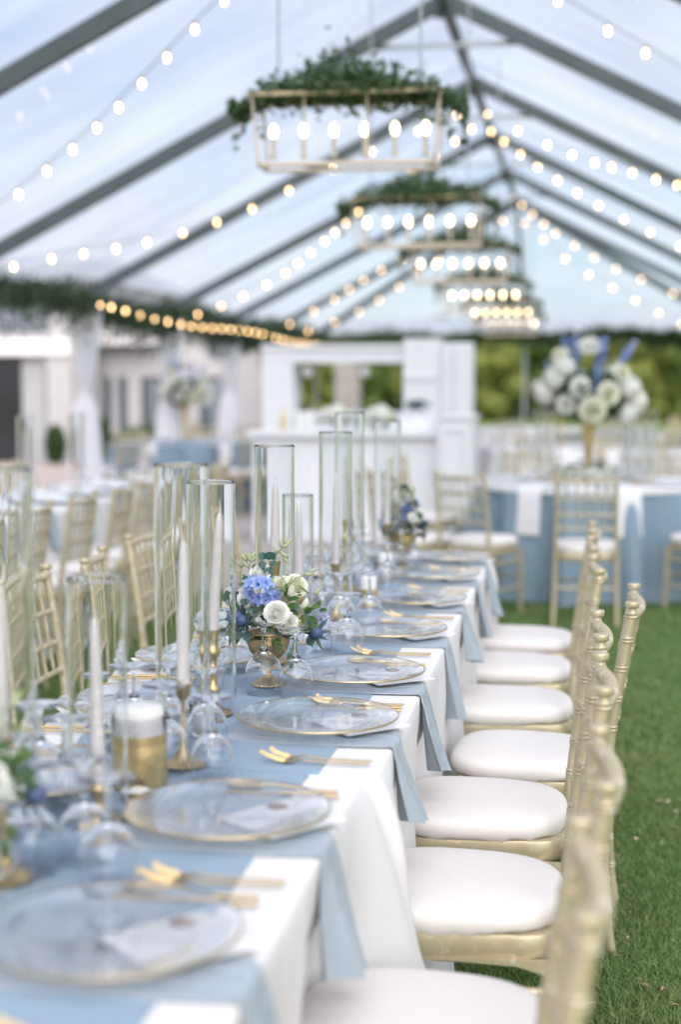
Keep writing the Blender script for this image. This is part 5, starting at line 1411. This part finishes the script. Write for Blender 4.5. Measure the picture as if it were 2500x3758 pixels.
far = [('B', 1.35, 14.9, 'white', 'behind the tall blue flowers'), ('C', -.25, 16.2, 'white', 'past the bar end'), ('D', 2.3, 19.2, 'white', 'near the lawn corner'), ('E', .55, 20.6, 'blue', 'before the far hip eave'), ('G', -.75, 22.6, 'white', 'far behind the bar end'), ('H', 2.6, 24.0, 'blue', 'at the far corner leg')]
for key, x, y, ck, nm in far:
    round_table(key, x, y, ck, nm, [(A(a), 1.22, f'gold chair {w} of the round table {nm}') for a, w in ((-100, 'on the camera side'), (-40, 'on the lawn corner'), (20, 'on the open lawn side'), (150, 'on the bar side'), (80, 'on the far side'))], nset=6)
copy_tree(tall0, (-.25, 16.2, .765), 1.0, 'tall vase of white flowers past the bar end', scale=.9)
copy_tree(tall0, (2.3, 19.2, .765), 2.0, 'tall vase of white flowers near the far lawn corner of the tent', scale=.9)
left = [('L', -4.55, 16.6, 'blue', 'between the first leg drapes', A(20)), ('M', -4.12, 20.4, 'white', 'by the third leg drape', A(0)), ('N', -2.9, 11.9, 'white', 'on the patio in front of the bar', A(10))]
for key, x, y, ck, nm, ro in left[:2]:
    round_table(key, x, y, ck, nm, [(A(a), 1.2, f'gold chair {w} of the round table {nm}') for a, w in ((-100, 'on the camera side'), (-35, 'toward the bar'), (30, 'past the bar side'), (190, 'on the house side'), (-150, 'on the near house corner'), (95, 'on the far side'))], nset=6, rot=ro)
copy_tree(tall0, (-4.97, 18.3, .78), .6, 'tall arrangement with a cream rose between two leg drapes', scale=.92)
part_ = MB().lathe([(.16, 0), (.17, .01), (.03, .03), (.025, .74), (.30, .755), (.30, .775), (0, .775)], 32).mesh('pedestal', 'white_paint')
solo('pedestal_table', part_, 'small white pedestal table holding the arrangement with a cream rose', 'table', (-4.97, 18.3, .002))
copy_tree(tall0, (-4.12, 20.4, .765), 2.4, 'tall arrangement of greenery left of the bar frame post', scale=.85)
# bar flowers
def bar_flowers(label, x, y, z):
    t = thing('hydrangea_vase', label, 'flowers', (x, y, z), 0, 'white hydrangea vases on the bar')
    part('vase', MB().lathe([(.05, 0), (.06, .02), (.058, .09), (.05, .1), (0, .09)], 24).mesh('vase', 'white_paint'), t)
    for k in range(7):
        a = k * 2.4; r = .085 * math.sqrt(k / 6)
        h_ = part('blossom_head', CREAMH if k % 2 else HYD, t, (r * math.cos(a), r * math.sin(a), .17 - .4 * r), (k, k * 2, 0), .95); part('core', CORE['c' if k % 2 else 'h'], h_)
    V, F = leaf_cloud(np.random.default_rng(3).normal(size=(60, 3)) * np.array([.08, .08, .02]) + np.array([0, 0, .1]), .07, 2)
    part('foliage', np_mesh('foliage', V, F, 'leaf_mid'), t, kind='stuff')
bar_flowers('white hydrangea dome on the bar counter toward the house', -2.23, 13.5, 1.021)
bar_flowers('white hydrangea dome beside the raised bar shelf', -1.80, 13.4, 1.021)
sh_ = thing('leafy_pot', 'small pot of grey green leaves on the raised bar shelf', 'plant', (-1.5, 13.62, 1.151))
part('pot', MB().lathe([(.04, 0), (.05, .07), (.045, .07), (0, .06)], 20).mesh('pot', 'white_paint'), sh_)
V, F = leaf_cloud(np.random.default_rng(1).normal(size=(120, 3)) * np.array([.06, .05, .03]) + np.array([0, 0, .11]), .05, 2)
part('foliage', np_mesh('foliage', V, F, 'eucalyptus_leaf'), sh_, kind='stuff')
BOT = MB().lathe([(0, 0), (.036, 0), (.037, .15), (.03, .19), (.013, .22), (.013, .28), (0, .282)], 16)
for i, (x, m_, l) in enumerate([(-2.72, 'gold_leaf', 'amber bottle on the bar counter at its house end'), (-2.58, 'petal_white', 'white bottle on the bar counter next to the amber one'), (-2.47, 'white_wax', 'pale bottle on the bar counter near the hydrangea'), (-2.02, 'clear_glass', 'clear bottle between the two hydrangea domes')]):
    solo('bottle', MB().add(BOT.v, BOT.f).mesh('bottle', m_), l, 'bottle', (x, 13.45, 1.0205), 0, 'bottles on the bar', scale=.75)

# ================================================================== SECOND LONG TABLE ON THE HOUSE SIDE
T3 = (-3.55, -2.83, 4.6, 10.3)
dining_table('second long table under white cloth on the house side', *T3)
solo('tablecloth', cloth_mesh(*T3, TZ, 'white_linen', 6, flare=.05, amp=.02), 'white cloth of the second long table behind the blurred gold chairs', 'tablecloth', (0, 0, 0), 0, 'white cloths of the long tables')
pl_ = ['nearest the camera', 'second from the camera', 'third from the camera', 'fourth from the camera', 'fifth from the camera', 'sixth from the camera', 'seventh from the camera', 'eighth from the camera', 'last toward the patio']
for i in range(9):
    y = 5.25 + .60 * i
    place_chair(-2.50 + .02 * math.sin(i * 2.1), y, math.pi / 2 + .04 * math.sin(i * 3.3), f'blurred gold chair at the second long table, near side, {pl_[i]}', 'gold chairs at the second long table')
    place_chair(-3.90, y + .1, -math.pi / 2 + .03 * math.sin(i), f'blurred gold chair at the second long table, house side, {pl_[i]}', 'gold chairs at the second long table')
    solo('napkin', flat_napkin(80 + i), f'blue napkin at the second long table, {pl_[i]}', 'napkin', (-3.02, y, 0), 0, 'blue napkins at the second long table')
    solo('plate', PLW, f'white plate at the second long table, {pl_[i]}', 'plate', (-3.0, y, TZ + .012), 0, 'plates at the second long table')
    solo('goblet', GOB_W, f'upturned glass at the second long table, {pl_[i]}', 'stem glass', (-3.14, y + .26, TZ + .0065), 0, 'glasses at the second long table')
for i, (y, k) in enumerate([(5.6, 0), (6.5, 1), (7.4, 0), (8.3, 1), (9.2, 0)]):
    l = f'second long table, {pl_[i]}'
    solo('hurricane_tube', TUBE_B, f'glass tube on the {l}', 'glass tube', (-3.22, y, TZ + .0065), 0, 'glass tubes on the second long table')
    solo('candlestick', STICK_B, f'brass stick on the {l}', 'candlestick', (-3.22, y, TZ + .0065), 0, 'brass sticks on the second long table')
    t = thing('taper_candle', f'white taper on the {l}', 'candle', (-3.22, y, TZ + .165), 0, 'tapers on the second long table'); part('wax', TAPER_B, t)
copy_tree(F0, (-3.2, 7.0, TZ + .0065), 1.9, 'blurred low flowers on the second long table')

# ================================================================== LAWN GRASS, CLIPPINGS
def grass(name, regions, seed):
    g = np.random.default_rng(seed); VV = []; 
    for (x0, x1, y0, y1, n, h, w) in regions:
        x = g.uniform(x0, x1, n); y = g.uniform(y0, y1, n)
        # tufts: pull blades toward random centres
        k = max(4, n // 14); cx = g.uniform(x0, x1, k); cyy = g.uniform(y0, y1, k); idx = g.integers(0, k, n); pull = g.random(n) < .6
        x[pull] = cx[idx[pull]] + g.normal(size=pull.sum()) * .012; y[pull] = cyy[idx[pull]] + g.normal(size=pull.sum()) * .012
        hh = h * g.uniform(.45, 1.15, n) * (0.75 + .5 * np.sin(x * 5 + 1) ** 2 * np.sin(y * 4) ** 2); a = g.uniform(0, 2 * np.pi, n); ln = g.uniform(.25, 1.3, n) * hh
        la = g.uniform(0, 2 * np.pi, n)
        ww = w * g.uniform(.6, 1.2, n)
        b = np.stack([x, y, np.zeros(n)], 1); s = np.stack([np.cos(a), np.sin(a), np.zeros(n)], 1) * ww[:, None] * .5
        l = np.stack([np.cos(la), np.sin(la), np.zeros(n)], 1)
        mid = b + l * (ln * .35)[:, None]; mid[:, 2] = hh * .6
        tip = b + l * ln[:, None]; tip[:, 2] = hh * .92
        VV.append(np.stack([b - s, b + s, mid + s * .8, mid - s * .8, tip], 1))
    V = np.concatenate(VV); n = len(V); V = V.reshape(-1, 3); o = np.arange(n)[:, None] * 5
    me = bpy.data.meshes.new(name)
    me.vertices.add(len(V)); me.vertices.foreach_set('co', V.astype(np.float32).ravel())
    L = np.concatenate([o + np.array([[0, 1, 2, 3]]), o + np.array([[3, 2, 4]])], 1).astype(np.int32)   # quad then triangle per blade
    me.loops.add(L.size); me.loops.foreach_set('vertex_index', L.ravel())
    me.polygons.add(2 * n)
    st = (np.arange(n)[:, None] * 7 + np.array([[0, 4]])).astype(np.int32)
    me.polygons.foreach_set('loop_start', st.ravel()); me.polygons.foreach_set('loop_total', np.tile([4, 3], n).astype(np.int32))
    me.materials.append(MATS['grass_blade']); me.update(calc_edges=True)
    struct(name, me, 'stuff')
grass('grass', [(-.75, .85, 2.7, 5.4, 210000, .034, .0030), (-.75, 1.3, 5.4, 10.2, 120000, .036, .0050), (-2.7, -.75, 3.6, 10.0, 120000, .036, .0055), (-1.7, 4.5, 10.2, 26, 90000, .045, .014)], 3)
def clippings():
    g = random.Random(12); m = MB()
    patches = [(.52, 3.55, .12, .22), (.62, 3.9, .12, .2), (.42, 4.9, .2, .3), (.45, 3.3, .2, .25)]
    for i in range(330):
        if i < 230:
            cx, cyy, sx, sy = patches[i % 4]; x, y = g.gauss(cx, sx), g.gauss(cyy, sy)
        else: x, y = g.uniform(-.1, 1.0), g.uniform(3.1, 7.5)
        L = g.uniform(.012, .05); W = g.uniform(.002, .006) if g.random() < .75 else g.uniform(.010, .02); a = g.uniform(0, 6.28); z = g.uniform(.018, .032)
        d = Vector((math.cos(a), math.sin(a), g.uniform(-.2, .2))) * L; s_ = Vector((-math.sin(a), math.cos(a), g.uniform(-.3, .3))) * W * .5
        p = Vector((x, y, z))
        m.add([p - d * .5, p + s_ + Vector((0, 0, .004)), p + d * .5, p - s_ + Vector((0, 0, .003))], [(0, 1, 2, 3)])
    struct('dry_clippings', m.mesh('dry_clippings', 'dry_leaf', False), 'stuff')
clippings()
